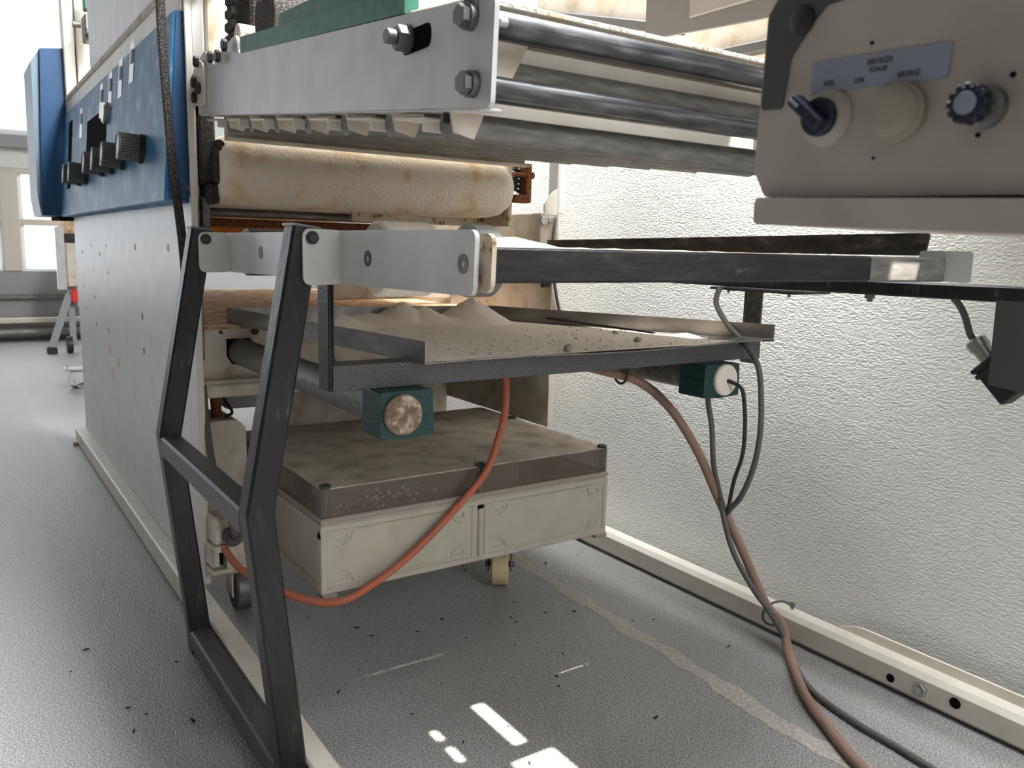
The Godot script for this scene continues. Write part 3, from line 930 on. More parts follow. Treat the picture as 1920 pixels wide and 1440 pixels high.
func upper_conveyor() -> void:
	var t := thing("upper_conveyor", "upper delivery conveyor with a white bolted side plate, steel rollers and pale slats", "conveyor", Vector3(0.95, 1.05, -1.4))
	var s := st()
	var poly := rounded([Vector2(-2.0, 1.178), Vector2(-0.782, 1.047), Vector2(-0.776, 1.163), Vector2(-1.685, 1.256), Vector2(-1.70, 1.295), Vector2(-1.80, 1.285), Vector2(-1.86, 1.262), Vector2(-1.935, 1.305), Vector2(-2.0, 1.29)], 0.012)
	prism(s, Vector3(0.497, 0, 0), Vector3(0, 0, 1), Vector3.UP, Vector3.RIGHT, poly, 0.006)
	var sp := obj("side_plate", s, M.white, t)
	# folded bottom flange
	s = st()
	var dir := Vector3(0, 1.178 - 1.047, -2.0 + 0.782).normalized()
	var bs := Basis(Vector3.RIGHT, Vector3.RIGHT.cross(dir) * -1.0, dir)
	box(s, Vector3(0.512, 1.1135, -1.39), Vector3(0.030, 0.004, 1.18), 0.0015, bs)
	obj("bottom_flange", s, M.white, sp)
	s = st()
	prism(s, Vector3(0.489, 0, 0), Vector3(0, 0, 1), Vector3.UP, Vector3.RIGHT, rounded([Vector2(-2.02, 1.20), Vector2(-1.93, 1.19), Vector2(-1.92, 1.275), Vector2(-1.96, 1.29), Vector2(-2.02, 1.262)], 0.012), 0.007)
	obj("mounting_lug", s, M.cream, sp)
	for p in [[-1.985, 1.245], [-1.985, 1.213], [-1.95, 1.228], [-1.96, 1.285], [-1.845, 1.275], [-1.79, 1.268], [-1.74, 1.28]]:
		s = st()
		hexnut(s, Vector3(0.489, p[1], p[0]), Vector3.LEFT, 0.012, 0.009, 0.4)
		obj("bolt", s, M.darkbolt, sp)
	for p in [[-1.875, 1.19], [-1.5, 1.145], [-1.17, 1.105], [-0.9, 1.058]]:
		s = st()
		cyl(s, Vector3(0.510, p[1] - 0.012, p[0]), Vector3(0.510, p[1], p[0]), 0.0045)
		obj("flange_screw", s, M.darkbolt, sp)
	# large bolt and nut in its slot, corner bolts
	s = st()
	prism(s, Vector3(0.4968, 0, 0), Vector3(0, 0, 1), Vector3.UP, Vector3.LEFT, rounded([Vector2(-0.99, 1.135), Vector2(-0.915, 1.135), Vector2(-0.915, 1.163), Vector2(-0.99, 1.163)], 0.012), 0.0006)
	obj("slot", s, M.darkgap, sp)
	s = st()
	lathe(s, Vector3(0.497, 1.153, -0.975), Vector3.LEFT, [Vector2(0.017, 0), Vector2(0.017, 0.004), Vector2(0.012, 0.004)], 24)
	hexnut(s, Vector3(0.493, 1.153, -0.975), Vector3.LEFT, 0.0155, 0.014, 0.2)
	cyl(s, Vector3(0.479, 1.153, -0.975), Vector3(0.466, 1.153, -0.975), 0.009)
	obj("hex_bolt", s, M.bolt, sp)
	s = st()
	bx(s, Vector3(0.490, 1.14, -0.832), Vector3(0.497, 1.30, -0.808), 0.003)
	obj("black_strap", s, M.patch, sp)
	for p in [[-0.822, 1.148], [-0.816, 1.077]]:
		s = st()
		lathe(s, Vector3(0.491, p[1], p[0]), Vector3.LEFT, [Vector2(0.0145, -0.006), Vector2(0.0145, 0.003), Vector2(0.01, 0.003)], 24)
		hexnut(s, Vector3(0.488, p[1], p[0]), Vector3.LEFT, 0.0125, 0.010, 0.5)
		obj("hex_bolt", s, M.bolt, sp)
	# green slide strips on top of the plate
	s = st()
	prism(s, Vector3(0.497, 0, 0), Vector3(0, 0, 1), Vector3.UP, Vector3.RIGHT, PackedVector2Array([Vector2(-1.675, 1.255), Vector2(-0.985, 1.186), Vector2(-0.985, 1.215), Vector2(-1.675, 1.285)]), 0.02)
	obj("green_strip", s, M.guide, t)
	s = st()
	prism(s, Vector3(0.507, 0, 0), Vector3(0, 0, 1), Vector3.UP, Vector3.RIGHT, PackedVector2Array([Vector2(-1.48, 1.265), Vector2(-0.99, 1.215), Vector2(-0.99, 1.26), Vector2(-1.48, 1.288)]), 0.02)
	obj("green_strip", s, M.guide, t)
	# dark chain, drum and rail above the strips
	s = st()
	for k in 9:
		bx(s, Vector3(0.52, 1.28 + k * 0.025, -1.87 + k * 0.004), Vector3(0.535, 1.30 + k * 0.025, -1.82 + k * 0.004), 0.004)
	for k in 10:
		bx(s, Vector3(0.53, 1.225 + k * 0.004, -0.95 + k * 0.02), Vector3(0.545, 1.26 + k * 0.004, -0.935 + k * 0.02), 0.004)
	bx(s, Vector3(0.545, 1.262, -1.93), Vector3(0.58, 1.50, -1.76), 0.006)
	bx(s, Vector3(0.53, 1.262, -1.72), Vector3(0.545, 1.30, -1.68), 0.003)
	obj("drive_chain", s, M.grime, t)
	s = st()
	cyl(s, Vector3(0.54, 1.325, -1.66), Vector3(1.4, 1.325, -1.66), 0.06, -1.0, 32)
	obj("dark_roller", s, M.grime, t)
	s = st()
	cyl(s, Vector3(0.52, 1.31, -1.77), Vector3(0.60, 1.31, -1.77), 0.022)
	obj("felt_wheel", s, M.felt, t)
	s = st()
	bx(s, Vector3(0.515, 1.35, -1.66), Vector3(0.535, 1.46, -1.25), 0.004)
	obj("steel_rail", s, M.dulls, t)
	s = st()
	bx(s, Vector3(0.525, 1.24, -2.05), Vector3(1.44, 1.60, -2.02), 0.004)
	obj("inner_board", s, M.dirty, t)
	# right-hand side plate
	s = st()
	prism(s, Vector3(1.44, 0, 0), Vector3(0, 0, 1), Vector3.UP, Vector3.RIGHT, rounded([Vector2(-2.0, 1.15), Vector2(-0.79, 1.03), Vector2(-0.776, 1.163), Vector2(-1.9, 1.28)], 0.012), 0.006)
	obj("side_plate", s, M.white, t)
	# rollers and folded cross slats along the underside
	var sl := (1.178 - 1.047) / (2.0 - 0.782)
	for p in [[-0.812, 1.142, 0.0155], [-0.812, 1.074, 0.0145]]:
		s = st()
		cyl(s, Vector3(0.503, p[1], p[0]), Vector3(1.44, p[1], p[0]), p[2], -1.0, 28)
		obj("roller", s, M.chrome, t)
	s = st()
	hexnut(s, Vector3(0.503, 1.142, -0.80), Vector3.RIGHT, 0.014, 0.010)
	cyl(s, Vector3(0.51, 1.142, -0.80), Vector3(0.527, 1.142, -0.80), 0.006)
	obj("roller_nut", s, M.zinc, t)
	for k in 7:
		var z := -0.915 - k * 0.155
		var y := 1.047 + (-z - 0.782) * sl - 0.024
		s = st()
		cyl(s, Vector3(0.520, y + 0.012, z), Vector3(1.435, y + 0.012, z), 0.020, -1.0, 20)
		obj("roller", s, M.rail, t)
		s = st()
		var d2 := Vector3(0, sl, -1).normalized()
		var b2 := Basis(Vector3.RIGHT, d2.cross(Vector3.RIGHT), -d2)
		box(s, Vector3(0.97, y + 0.016 + 0.07 * sl, z - 0.075), Vector3(0.93, 0.004, 0.085), 0.001, b2)
		box(s, Vector3(0.97, y + 0.008 + 0.045 * sl, z - 0.036), Vector3(0.93, 0.018, 0.003), 0.001, b2)
		obj("slat", s, M.cream, t)
		for e in [[0.503, 1.0], [1.44, -1.0]]:
			s = st()
			prism(s, Vector3(e[0], y - 0.002, z + 0.026), Vector3(e[1], 0, 0), Vector3.UP, Vector3(0, 0, -1), PackedVector2Array([Vector2(0, 0.05), Vector2(0.012, 0.0), Vector2(0.040, -0.006), Vector2(0.065, 0.05)]), 0.004)
			obj("slat_bracket", s, M.dirty, t)
	s = st()
	bx(s, Vector3(0.503, 1.128, -0.905), Vector3(1.44, 1.147, -0.90), 0.001)
	bx(s, Vector3(0.503, 1.058, -0.885), Vector3(1.44, 1.079, -0.88), 0.001)
	obj("nose_channel", s, M.cream, t)
	s = st()
	cyl(s, Vector3(0.503, 1.117, -0.90), Vector3(1.44, 1.117, -0.90), 0.0115, -1.0, 20)
	obj("roller", s, M.rail, t)
	s = st()
	prism(s, Vector3(0.503, 1.10, -0.862), Vector3.RIGHT, Vector3.UP, Vector3(0, 0, -1), PackedVector2Array([Vector2(0, 0.045), Vector2(0, 0.016), Vector2(0.05, -0.006), Vector2(0.072, -0.006), Vector2(0.10, 0.045)]), 0.004)
	obj("slat_bracket", s, M.dirty, t)
	s = st()
	bx(s, Vector3(0.54, 1.123, -1.955), Vector3(1.36, 1.129, -1.92), 0.001)
	bx(s, Vector3(0.54, 1.123, -1.958), Vector3(1.36, 1.21, -1.953), 0.001)
	obj("rear_channel", s, M.dirty, t)
	# added boards out of view, slotted to shape the sun patches
	for q in [[0.93, 1.082, -0.72, -0.06], [1.082, 1.096, -0.72, -0.48], [1.082, 1.096, -0.445, -0.42], [1.082, 1.096, -0.37, -0.06], [1.096, 1.16, -0.72, -0.06], [1.16, 1.195, -0.72, -0.32], [1.16, 1.195, -0.12, -0.06], [1.195, 1.222, -0.72, -0.515], [1.195, 1.222, -0.36, -0.32], [1.195, 1.222, -0.12, -0.06], [1.222, 1.25, -0.72, -0.32], [1.222, 1.25, -0.12, -0.06], [1.25, 1.30, -0.72, -0.06], [1.30, 1.45, -0.72, -0.551], [1.45, 1.675, -0.92, -0.551], [1.30, 1.675, -0.529, -0.45], [1.56, 1.642, -0.56, -0.10]]:
		s = st()
		bx(s, Vector3(q[0], 1.296, q[2]), Vector3(q[1], 1.304, q[3]), 0.0)
		obj("added_sun_blocker", s, M.white, t)  # added to block the sun except through the slots
	# return belt above the rollers
	s = st()
	box(s, Vector3(0.97, 1.165 + 0.62 * sl, -1.40), Vector3(0.93, 0.006, 1.16), 0.001, Basis(Vector3.RIGHT, Vector3(0, sl, -1).normalized().cross(Vector3.RIGHT), -Vector3(0, sl, -1).normalized()))
	obj("return_belt", s, M.felt, t)
	# side board and hanging plate of the upper deck
	t = thing("upper_deck", "pale board of the upper deck with dark dusty rails and a hanging grey plate", "machine deck", Vector3(1.45, 1.2, -1.4))
	s = st()
	bx(s, Vector3(1.452, 1.20, -2.2), Vector3(1.462, 1.60, -0.62), 0.002)
	obj("side_board", s, M.dirty, t)
	for q in [[[-2.2, 1.60], [-1.44, 1.40]], [[-1.46, 1.327], [-0.7, 1.31]]]:
		s = st()
		bar(s, [Vector3(1.425, q[0][1], q[0][0]), Vector3(1.425, q[1][1], q[1][0])], Vector3.RIGHT, 0.022, 0.03)
		obj("dusty_rail", s, M.dustbar, t)
	s = st()
	prism(s, Vector3(1.1, 0, 0), Vector3(0, 0, 1), Vector3.UP, Vector3.RIGHT, PackedVector2Array([Vector2(-1.204, 1.286), Vector2(-0.75, 1.258), Vector2(-0.75, 1.55), Vector2(-1.204, 1.55)]), 0.008)
	bx(s, Vector3(1.1, 1.54, -1.2), Vector3(1.46, 1.55, -0.75), 0.002)
	var hp := obj("hanging_plate", s, M.plategrey, t)
	s = st()
	bx(s, Vector3(1.094, 1.30, -1.09), Vector3(1.1, 1.5, -0.92), 0.002)
	obj("cover_patch", s, M.plategrey2, hp)

func lower_conveyor() -> void:
	var t := thing("lower_conveyor", "lower folding conveyor section with white side plates and a black square crosstube", "conveyor", Vector3(1.0, 0.83, -1.3))
	var s := st()
	# near and far left plates, tabs folded towards the black legs
	s = st()
	prism(s, Vector3(0.494, 0, 0), Vector3(0, 0, 1), Vector3.UP, Vector3.RIGHT, rounded([Vector2(-1.196, 0.841), Vector2(-0.806, 0.845), Vector2(-0.803, 0.92), Vector2(-1.196, 0.9205)], 0.012), 0.006)
	var p1 := obj("side_plate", s, M.white, t)
	s = st()
	prism(s, Vector3(0, 0, -1.188), Vector3.RIGHT, Vector3.UP, Vector3(0, 0, 1), rounded([Vector2(0.434, 0.839), Vector2(0.4995, 0.841), Vector2(0.4995, 0.9205), Vector2(0.434, 0.922)], 0.014), 0.005)
	obj("fixing_tab", s, M.white, p1)
	for z in [-1.09, -0.829]:
		s = st()
		lathe(s, Vector3(0.494, 0.881, z), Vector3.LEFT, [Vector2(0.0115, -0.0005), Vector2(0.0115, 0.001), Vector2(0.004, 0.0008), Vector2(0.0035, -0.002), Vector2(0, -0.002)], 20)
		obj("countersunk_screw", s, M.bolt, p1)
	s = st()
	cyl(s, Vector3(0.4475, 0.9085, -1.183), Vector3(0.4475, 0.9085, -1.178), 0.0095)
	hexnut(s, Vector3(0.4475, 0.9085, -1.178), Vector3(0, 0, 1), 0.0075, 0.004)
	obj("tab_bolt", s, M.darkbolt, p1)
	s = st()
	prism(s, Vector3(0.507, 0, 0), Vector3(0, 0, 1), Vector3.UP, Vector3.RIGHT, rounded([Vector2(-1.19, 0.845), Vector2(-0.790, 0.849), Vector2(-0.787, 0.916), Vector2(-1.19, 0.917)], 0.014), 0.006)
	bx(s, Vector3(0.499, 0.86, -1.1), Vector3(0.508, 0.90, -0.83), 0.001)
	obj("inner_plate", s, M.rustwhite, p1)
	s = st()
	prism(s, Vector3(0.494, 0, 0), Vector3(0, 0, 1), Vector3.UP, Vector3.RIGHT, rounded([Vector2(-1.80, 0.837), Vector2(-1.40, 0.843), Vector2(-1.40, 0.919), Vector2(-1.80, 0.918)], 0.008), 0.006)
	var p2 := obj("side_plate", s, M.white, t)
	s = st()
	prism(s, Vector3(0, 0, -1.785), Vector3.RIGHT, Vector3.UP, Vector3(0, 0, 1), rounded([Vector2(0.433, 0.836), Vector2(0.4995, 0.837), Vector2(0.4995, 0.918), Vector2(0.433, 0.919)], 0.016), 0.005)
	obj("fixing_tab", s, M.white, p2)
	s = st()
	lathe(s, Vector3(0.494, 0.881, -1.57), Vector3.LEFT, [Vector2(0.0115, -0.0005), Vector2(0.0115, 0.001), Vector2(0.004, 0.0008), Vector2(0.0035, -0.002), Vector2(0, -0.002)], 20)
	obj("countersunk_screw", s, M.bolt, p2)
	s = st()
	cyl(s, Vector3(0.447, 0.9035, -1.780), Vector3(0.447, 0.9035, -1.774), 0.0105)
	obj("tab_bolt", s, M.darkbolt, p2)
	# drums between the plates
	s = st()
	cyl(s, Vector3(0.516, 0.8805, -1.115), Vector3(0.60, 0.8805, -1.115), 0.0545, -1.0, 40, 0.004)
	obj("flour_drum", s, M.flour, t)
	s = st()
	cyl(s, Vector3(0.516, 0.884, -0.862), Vector3(0.55, 0.884, -0.862), 0.0435, -1.0, 40, 0.003)
	obj("grey_drum", s, M.dulls, t)
	s = st()
	cyl(s, Vector3(0.503, 0.88, -1.70), Vector3(0.62, 0.88, -1.70), 0.047, -1.0, 40, 0.003)
	obj("grey_drum", s, M.dulls, t)
	# black square crosstube with flour lying on it
	s = st()
	bx(s, Vector3(0.513, 0.8605, -0.836), Vector3(1.462, 0.9015, -0.794), 0.003)
	var ct := obj("crosstube", s, M.blackworn, t)
	s = st()
	bx(s, Vector3(1.235, 0.8602, -0.8363), Vector3(1.4623, 0.9018, -0.7937), 0.003)
	obj("bare_end", s, M.dulls, ct, "bare brighter steel end")
	s = st()
	var rng := RandomNumberGenerator.new()
	rng.seed = 5
	var pv := []
	for i in 41:
		var x := 0.514 + i * 0.014
		var hgt := 0.0
		hgt = (0.0115 * maxf(0.0, 1.0 - absf(x - 0.548) / 0.075)) + rng.randf() * 0.0015 + 0.0006
		pv.append([x, hgt])
	for i in 40:
		for j in 6:
			var z0 := -0.834 + j * 0.0064
			var z1 := z0 + 0.0064
			var f0 := sin(PI * j / 6.0)
			var f1 := sin(PI * (j + 1) / 6.0)
			var v := func(q: Array, z: float, f: float) -> Vector3: return Vector3(q[0], 0.9012 + q[1] * f, z)
			quad(s, v.call(pv[i], z0, f0), v.call(pv[i + 1], z0, f0), v.call(pv[i + 1], z1, f1), v.call(pv[i], z1, f1), Vector3.UP)
	s.generate_normals()
	tag(obj("flour_ridge", s, M.flour), "ragged ridge of flour lying on top of the black crosstube", "flour").set_meta("kind", "stuff")
	# right-hand end plate, inner plate and rail
	s = st()
	prism(s, Vector3(1.4625, 0, 0), Vector3(0, 0, 1), Vector3.UP, Vector3.RIGHT, rounded([Vector2(-0.845, 0.8605), Vector2(-0.748, 0.8605), Vector2(-0.748, 0.914), Vector2(-0.845, 0.914)], 0.008), 0.005)
	obj("end_plate", s, M.white, t)
	s = st()
	prism(s, Vector3(1.4685, 0, 0), Vector3(0, 0, 1), Vector3.UP, Vector3.RIGHT, rounded([Vector2(-2.1, 0.90), Vector2(-0.838, 0.905), Vector2(-0.832, 0.946), Vector2(-2.1, 0.925)], 0.008), 0.004)
	obj("steel_strip", s, M.darksteel, t)
	s = st()
	bx(s, Vector3(0.60, 0.9065, -1.52), Vector3(0.90, 0.9125, -1.45), 0.002)
	obj("scraper_bar", s, M.black, t)
	s = st()
	bar(s, [Vector3(1.525, 0.8385, -1.5), Vector3(1.525, 0.8445, -0.30)], Vector3.RIGHT, 0.028, 0.05)
	var rl := obj("right_rail", s, M.black, t)
	for p in [[-0.968, 0.827, 0.01], [-1.16, 0.824, 0.006], [-1.33, 0.824, 0.006]]:
		s = st()
		hexnut(s, Vector3(1.515, p[1], p[0]), Vector3.DOWN, p[2], 0.008, 0.3)
		cyl(s, Vector3(1.515, p[1] - 0.006, p[0]), Vector3(1.515, p[1] - 0.014, p[0]), p[2] * 0.55)
		obj("rail_bolt", s, M.bolt, rl)
	s = st()
	hexnut(s, Vector3(0.60, 0.8605, -0.812), Vector3.DOWN, 0.006, 0.006)
	obj("tube_bolt", s, M.darkbolt, ct)
	s = st()
	bx(s, Vector3(1.495, 0.817, -1.37), Vector3(1.62, 0.823, -1.13), 0.001)
	obj("rail_flange", s, M.black, rl)

func support_frame() -> void:
	var t := thing("support_frame", "black square-tube support frame of two bent legs joined by crossbars, in front of the machine", "frame", Vector3(0.40, 0, -1.5))
	var s: SurfaceTool
	for zf in [-1.19, -1.787]:
		s = st()
		bar(s, [Vector3(0.4445, 0.9255, zf - 0.021), Vector3(0.365, 0.498, zf - 0.021), Vector3(0.4085, 0.07, zf - 0.021), Vector3(0.4125, 0.006, zf - 0.021)], Vector3(0, 0, 1), 0.043, 0.042, 0.004)
		var lg := obj("leg", s, M.black, t)
		s = st()
		bar(s, [Vector3(0.464, 0.923, zf - 0.021), Vector3(0.4205, 0.9275, zf - 0.021)], Vector3(0, 0, 1), 0.004, 0.044, 0.001)
		obj("leg_cap", s, M.dulls, lg)
	for q in [[0.3655, 0.478], [0.4085, 0.04]]:
		s = st()
		bx(s, Vector3(q[0] - 0.021, q[1] - 0.021, -1.79), Vector3(q[0] + 0.021, q[1] + 0.021, -1.23), 0.004)
		obj("crossbar", s, M.dustbar, t)

func tray() -> void:
	# hanger frame carrying the tray
	var t := thing("tray_hanger", "dark steel hanger frame with a broad flat front bar, carrying the flour tray", "hanger", Vector3(1.0, 0.66, -1.24))
	var s := st()
	bx(s, Vector3(0.50, 0.6665, -1.246), Vector3(1.532, 0.7085, -1.240), 0.001)
	bx(s, Vector3(0.50, 0.7025, -1.29), Vector3(1.532, 0.7085, -1.245), 0.001)
	obj("front_bar", s, M.dustbar, t)
	s = st()
	bx(s, Vector3(0.494, 0.6665, -1.285), Vector3(0.50, 0.842, -1.24), 0.001)
	bx(s, Vector3(0.50, 0.6665, -1.246), Vector3(0.504, 0.842, -1.24), 0.001)
	prism(s, Vector3(0.504, 0.7085, -1.246), Vector3.RIGHT, Vector3.UP, Vector3(0, 0, 1), PackedVector2Array([Vector2(0, 0), Vector2(0.012, 0), Vector2(0.003, 0.004), Vector2(0, 0.014)]), 0.006)
	obj("upright", s, M.blackworn, t)
	s = st()
	bx(s, Vector3(1.597, 0.64, -1.352), Vector3(1.602, 0.818, -1.298), 0.001)
	bx(s, Vector3(1.534, 0.668, -1.30), Vector3(1.60, 0.70, -1.296), 0.001)
	obj("upright", s, M.dulls, t)
	# tray
	var fl := Vector3(0.651, 0.709, -1.206)
	var fr := Vector3(1.509, 0.712, -1.188)
	var rl := Vector3(0.561, 0.707, -2.045)
	var rr := Vector3(1.238, 0.707, -1.935)
	t = thing("flour_tray", "shallow tarnished steel tray with three raised lips, resting on the hanger bar under the conveyor", "tray", (fl + fr + rl + rr) * 0.25)
	var up := Vector3(0, 0.038, 0)
	s = st()
	# pan with a wavy front edge
	for i in 24:
		for j in 2:
			var p := []
			for e in [[i, j], [i + 1, j], [i + 1, j + 1], [i, j + 1]]:
				var a := float(e[0]) / 24
				var b := float(e[1]) / 2
				var v := fl.lerp(fr, a).lerp(rl.lerp(rr, a), b)
				if e[1] == 0:
					v.y += 0.002 * sin(a * 9.0) + 0.005 * pow(a, 8.0)
				p.append(v)
			quad(s, p[0], p[1], p[2], p[3], Vector3.UP)
			var dn := Vector3(0, -0.0025, 0)
			quad(s, p[0] + dn, p[1] + dn, p[2] + dn, p[3] + dn, Vector3.DOWN)
			if j == 0:
				quad(s, p[0], p[1], p[1] + dn, p[0] + dn, Vector3(0, 0, 1))
	obj("pan", s, M.traysteel, t)
	for q in [[fl, rl, Vector3(-0.003, 0, 0)], [rl, rr, Vector3(0, 0, -0.003)], [rr, fr, Vector3(0.003, 0, 0)]]:
		s = st()
		var a: Vector3 = q[0] - Vector3(0, 0.002, 0)
		var b: Vector3 = q[1] - Vector3(0, 0.002, 0)
		var o: Vector3 = q[2]
		quad(s, a, b, b + up, a + up, -o)
		quad(s, a + o, b + o, b + o + up, a + o + up, o)
		quad(s, a + up, b + up, b + up + o, a + up + o, Vector3.UP)
		quad(s, a, b, b + o, a + o, Vector3.DOWN)
		quad(s, a, a + o, a + o + up, a + up, a - b)
		quad(s, b, b + o, b + o + up, b + up, b - a)
		obj("lip", s, M.traysteel, t)
	# flour heaped on the tray
	s = st()
	var nz := FastNoiseLite.new()
	nz.seed = 8
	nz.frequency = 3.0
	var hh := func(a: float, b: float) -> Vector3:
		var v := fl.lerp(fr, a).lerp(rl.lerp(rr, a), b)
		var edge := minf(minf(a * 30.0, (1.0 - a) * 9.0 - 0.35 + 0.25 * nz.get_noise_2d(b * 3.0, 2.0)), minf(b * 40.0 + 0.1, (1.0 - b) * 14.0))
		var h := 0.004 + 0.002 * nz.get_noise_2d(v.x * 2.0, v.z * 2.0)
		for m in [[0.746, -1.80, 0.034, 0.075], [0.70, -1.84, 0.018, 0.09], [0.944, -1.88, 0.052, 0.085], [0.992, -1.85, 0.040, 0.085], [1.06, -1.82, 0.020, 0.10], [1.118, -1.83, 0.062, 0.10], [1.385, -1.33, 0.014, 0.035], [0.87, -1.90, 0.022, 0.12], [1.0, -1.60, 0.006, 0.12]]:
			var d := Vector2(v.x - m[0], (v.z - m[1]) * 0.8).length()
			h = maxf(h, 0.004 + m[2] * maxf(0.0, 1.0 - d / m[3]) * (1.0 + 0.12 * nz.get_noise_2d(v.x * 16.0, v.z * 16.0)))
		v.y += clampf(edge, 0.0, 1.0) * h - (0.001 if edge <= 0.0 else 0.0)
		return v
	for i in 110:
		for j in 110:
			var p := []
			for e in [[i, j], [i + 1, j], [i + 1, j + 1], [i, j + 1]]:
				p.append(hh.call(0.002 + 0.996 * e[0] / 110.0, 0.004 + 0.992 * e[1] / 110.0))
			quad(s, p[0], p[1], p[2], p[3], Vector3.UP)
	s.index()
	s.generate_normals()
	tag(obj("flour_heap", s, M.flour), "beige flour spread over the steel tray with small peaked heaps at its back", "flour").set_meta("kind", "stuff")
	# rod and lumps on the tray
	s = st()
	bar(s, [Vector3(1.300, 0.7225, -1.90), Vector3(1.325, 0.7185, -1.373)], Vector3.UP, 0.008, 0.005, 0.001)
	tag(obj("scraper_rod", s, M.black), "thin dark flat rod lying on the flour beside the tray's right lip", "rod")
	for q in [[1.188, -1.279, 0.009, "flour lump at the front right of the tray, second from the front edge"], [0.954, -1.214, 0.0105, "largest flour lump, closest to the tray's front edge"], [1.257, -1.43, 0.0075, "pale flour lump touching the end of the dark rod on the tray"], [1.10, -1.375, 0.004, "smallest flour lump, in the middle of the tray's right half"]]:
		s = st()
		lathe(s, Vector3(q[0], 0.712, q[1]), Vector3.UP, [Vector2(0.0, 0), Vector2(q[2] * 0.9, 0.0), Vector2(q[2], q[2] * 0.6), Vector2(q[2] * 0.7, q[2] * 1.15), Vector2(0, q[2] * 1.35)], 9, 0.8)
		tag(obj("flour_lump", s, M.clump), q[3], "lump", "flour lumps on the tray")
	# guide tubes and green blocks
	for q in [[0.604, 0.629, "left", 1.0], [1.372, 0.631, "right", -1.0]]:
		s = st()
		cyl(s, Vector3(q[0] - 0.012 * q[3], q[1] + 0.003, -2.35), Vector3(q[0], q[1], -1.272), 0.033, -1.0, 28)
		tag(obj("guide_tube", s, M.dulls), "dark steel tube entering the machine apron, ending in the green block with the stained disc" if q[3] > 0.0 else "dark steel tube ending in the green block that has a cable in its disc", "tube", "guide tubes under the tray")
	for q in [[0.566, 0.660, 0.5865, 0.666, true], [1.312, 1.418, 0.594, 0.666, false]]:
		t = thing("bearing_block", "green plastic bearing block with a brown-stained white disc, under the tray's left end" if q[4] else "green plastic bearing block with a cable leaving its pale disc, under the tray's right end", "block", Vector3((q[0] + q[1]) / 2, q[2], -1.235), "green blocks under the tray")
		s = st()
		var zf := -1.2
		var za := -1.272
		prism(s, Vector3(0, 0, za), Vector3.RIGHT, Vector3.UP, Vector3(0, 0, 1), rounded([Vector2(q[0] - 0.002, q[2] + 0.002), Vector2((q[0] + q[1]) / 2, q[2] - 0.001), Vector2(q[1] + 0.002, q[2] + 0.002), Vector2(q[1], q[3]), Vector2(q[0], q[3])], 0.004), zf - za)
		var bd := obj("body", s, M.green, t)
		s = st()
		bx(s, Vector3(q[0] - 0.004, q[2] + 0.036, za + 0.006), Vector3(q[1] + 0.003, q[2] + 0.040, zf + 0.0012), 0.001)
		obj("parting_rib", s, M.green, bd)
		s = st()
		var c := Vector3(0.6035 if q[4] else 1.372, 0.628 if q[4] else 0.6325, zf)
		lathe(s, c, Vector3(0, 0, 1), [Vector2(0.034, -0.002), Vector2(0.034, 0.006), Vector2(0.031, 0.009), Vector2(0.0, 0.0095)], 32)
		obj("disc", s, M.disc if q[4] else M.discwhite, t)

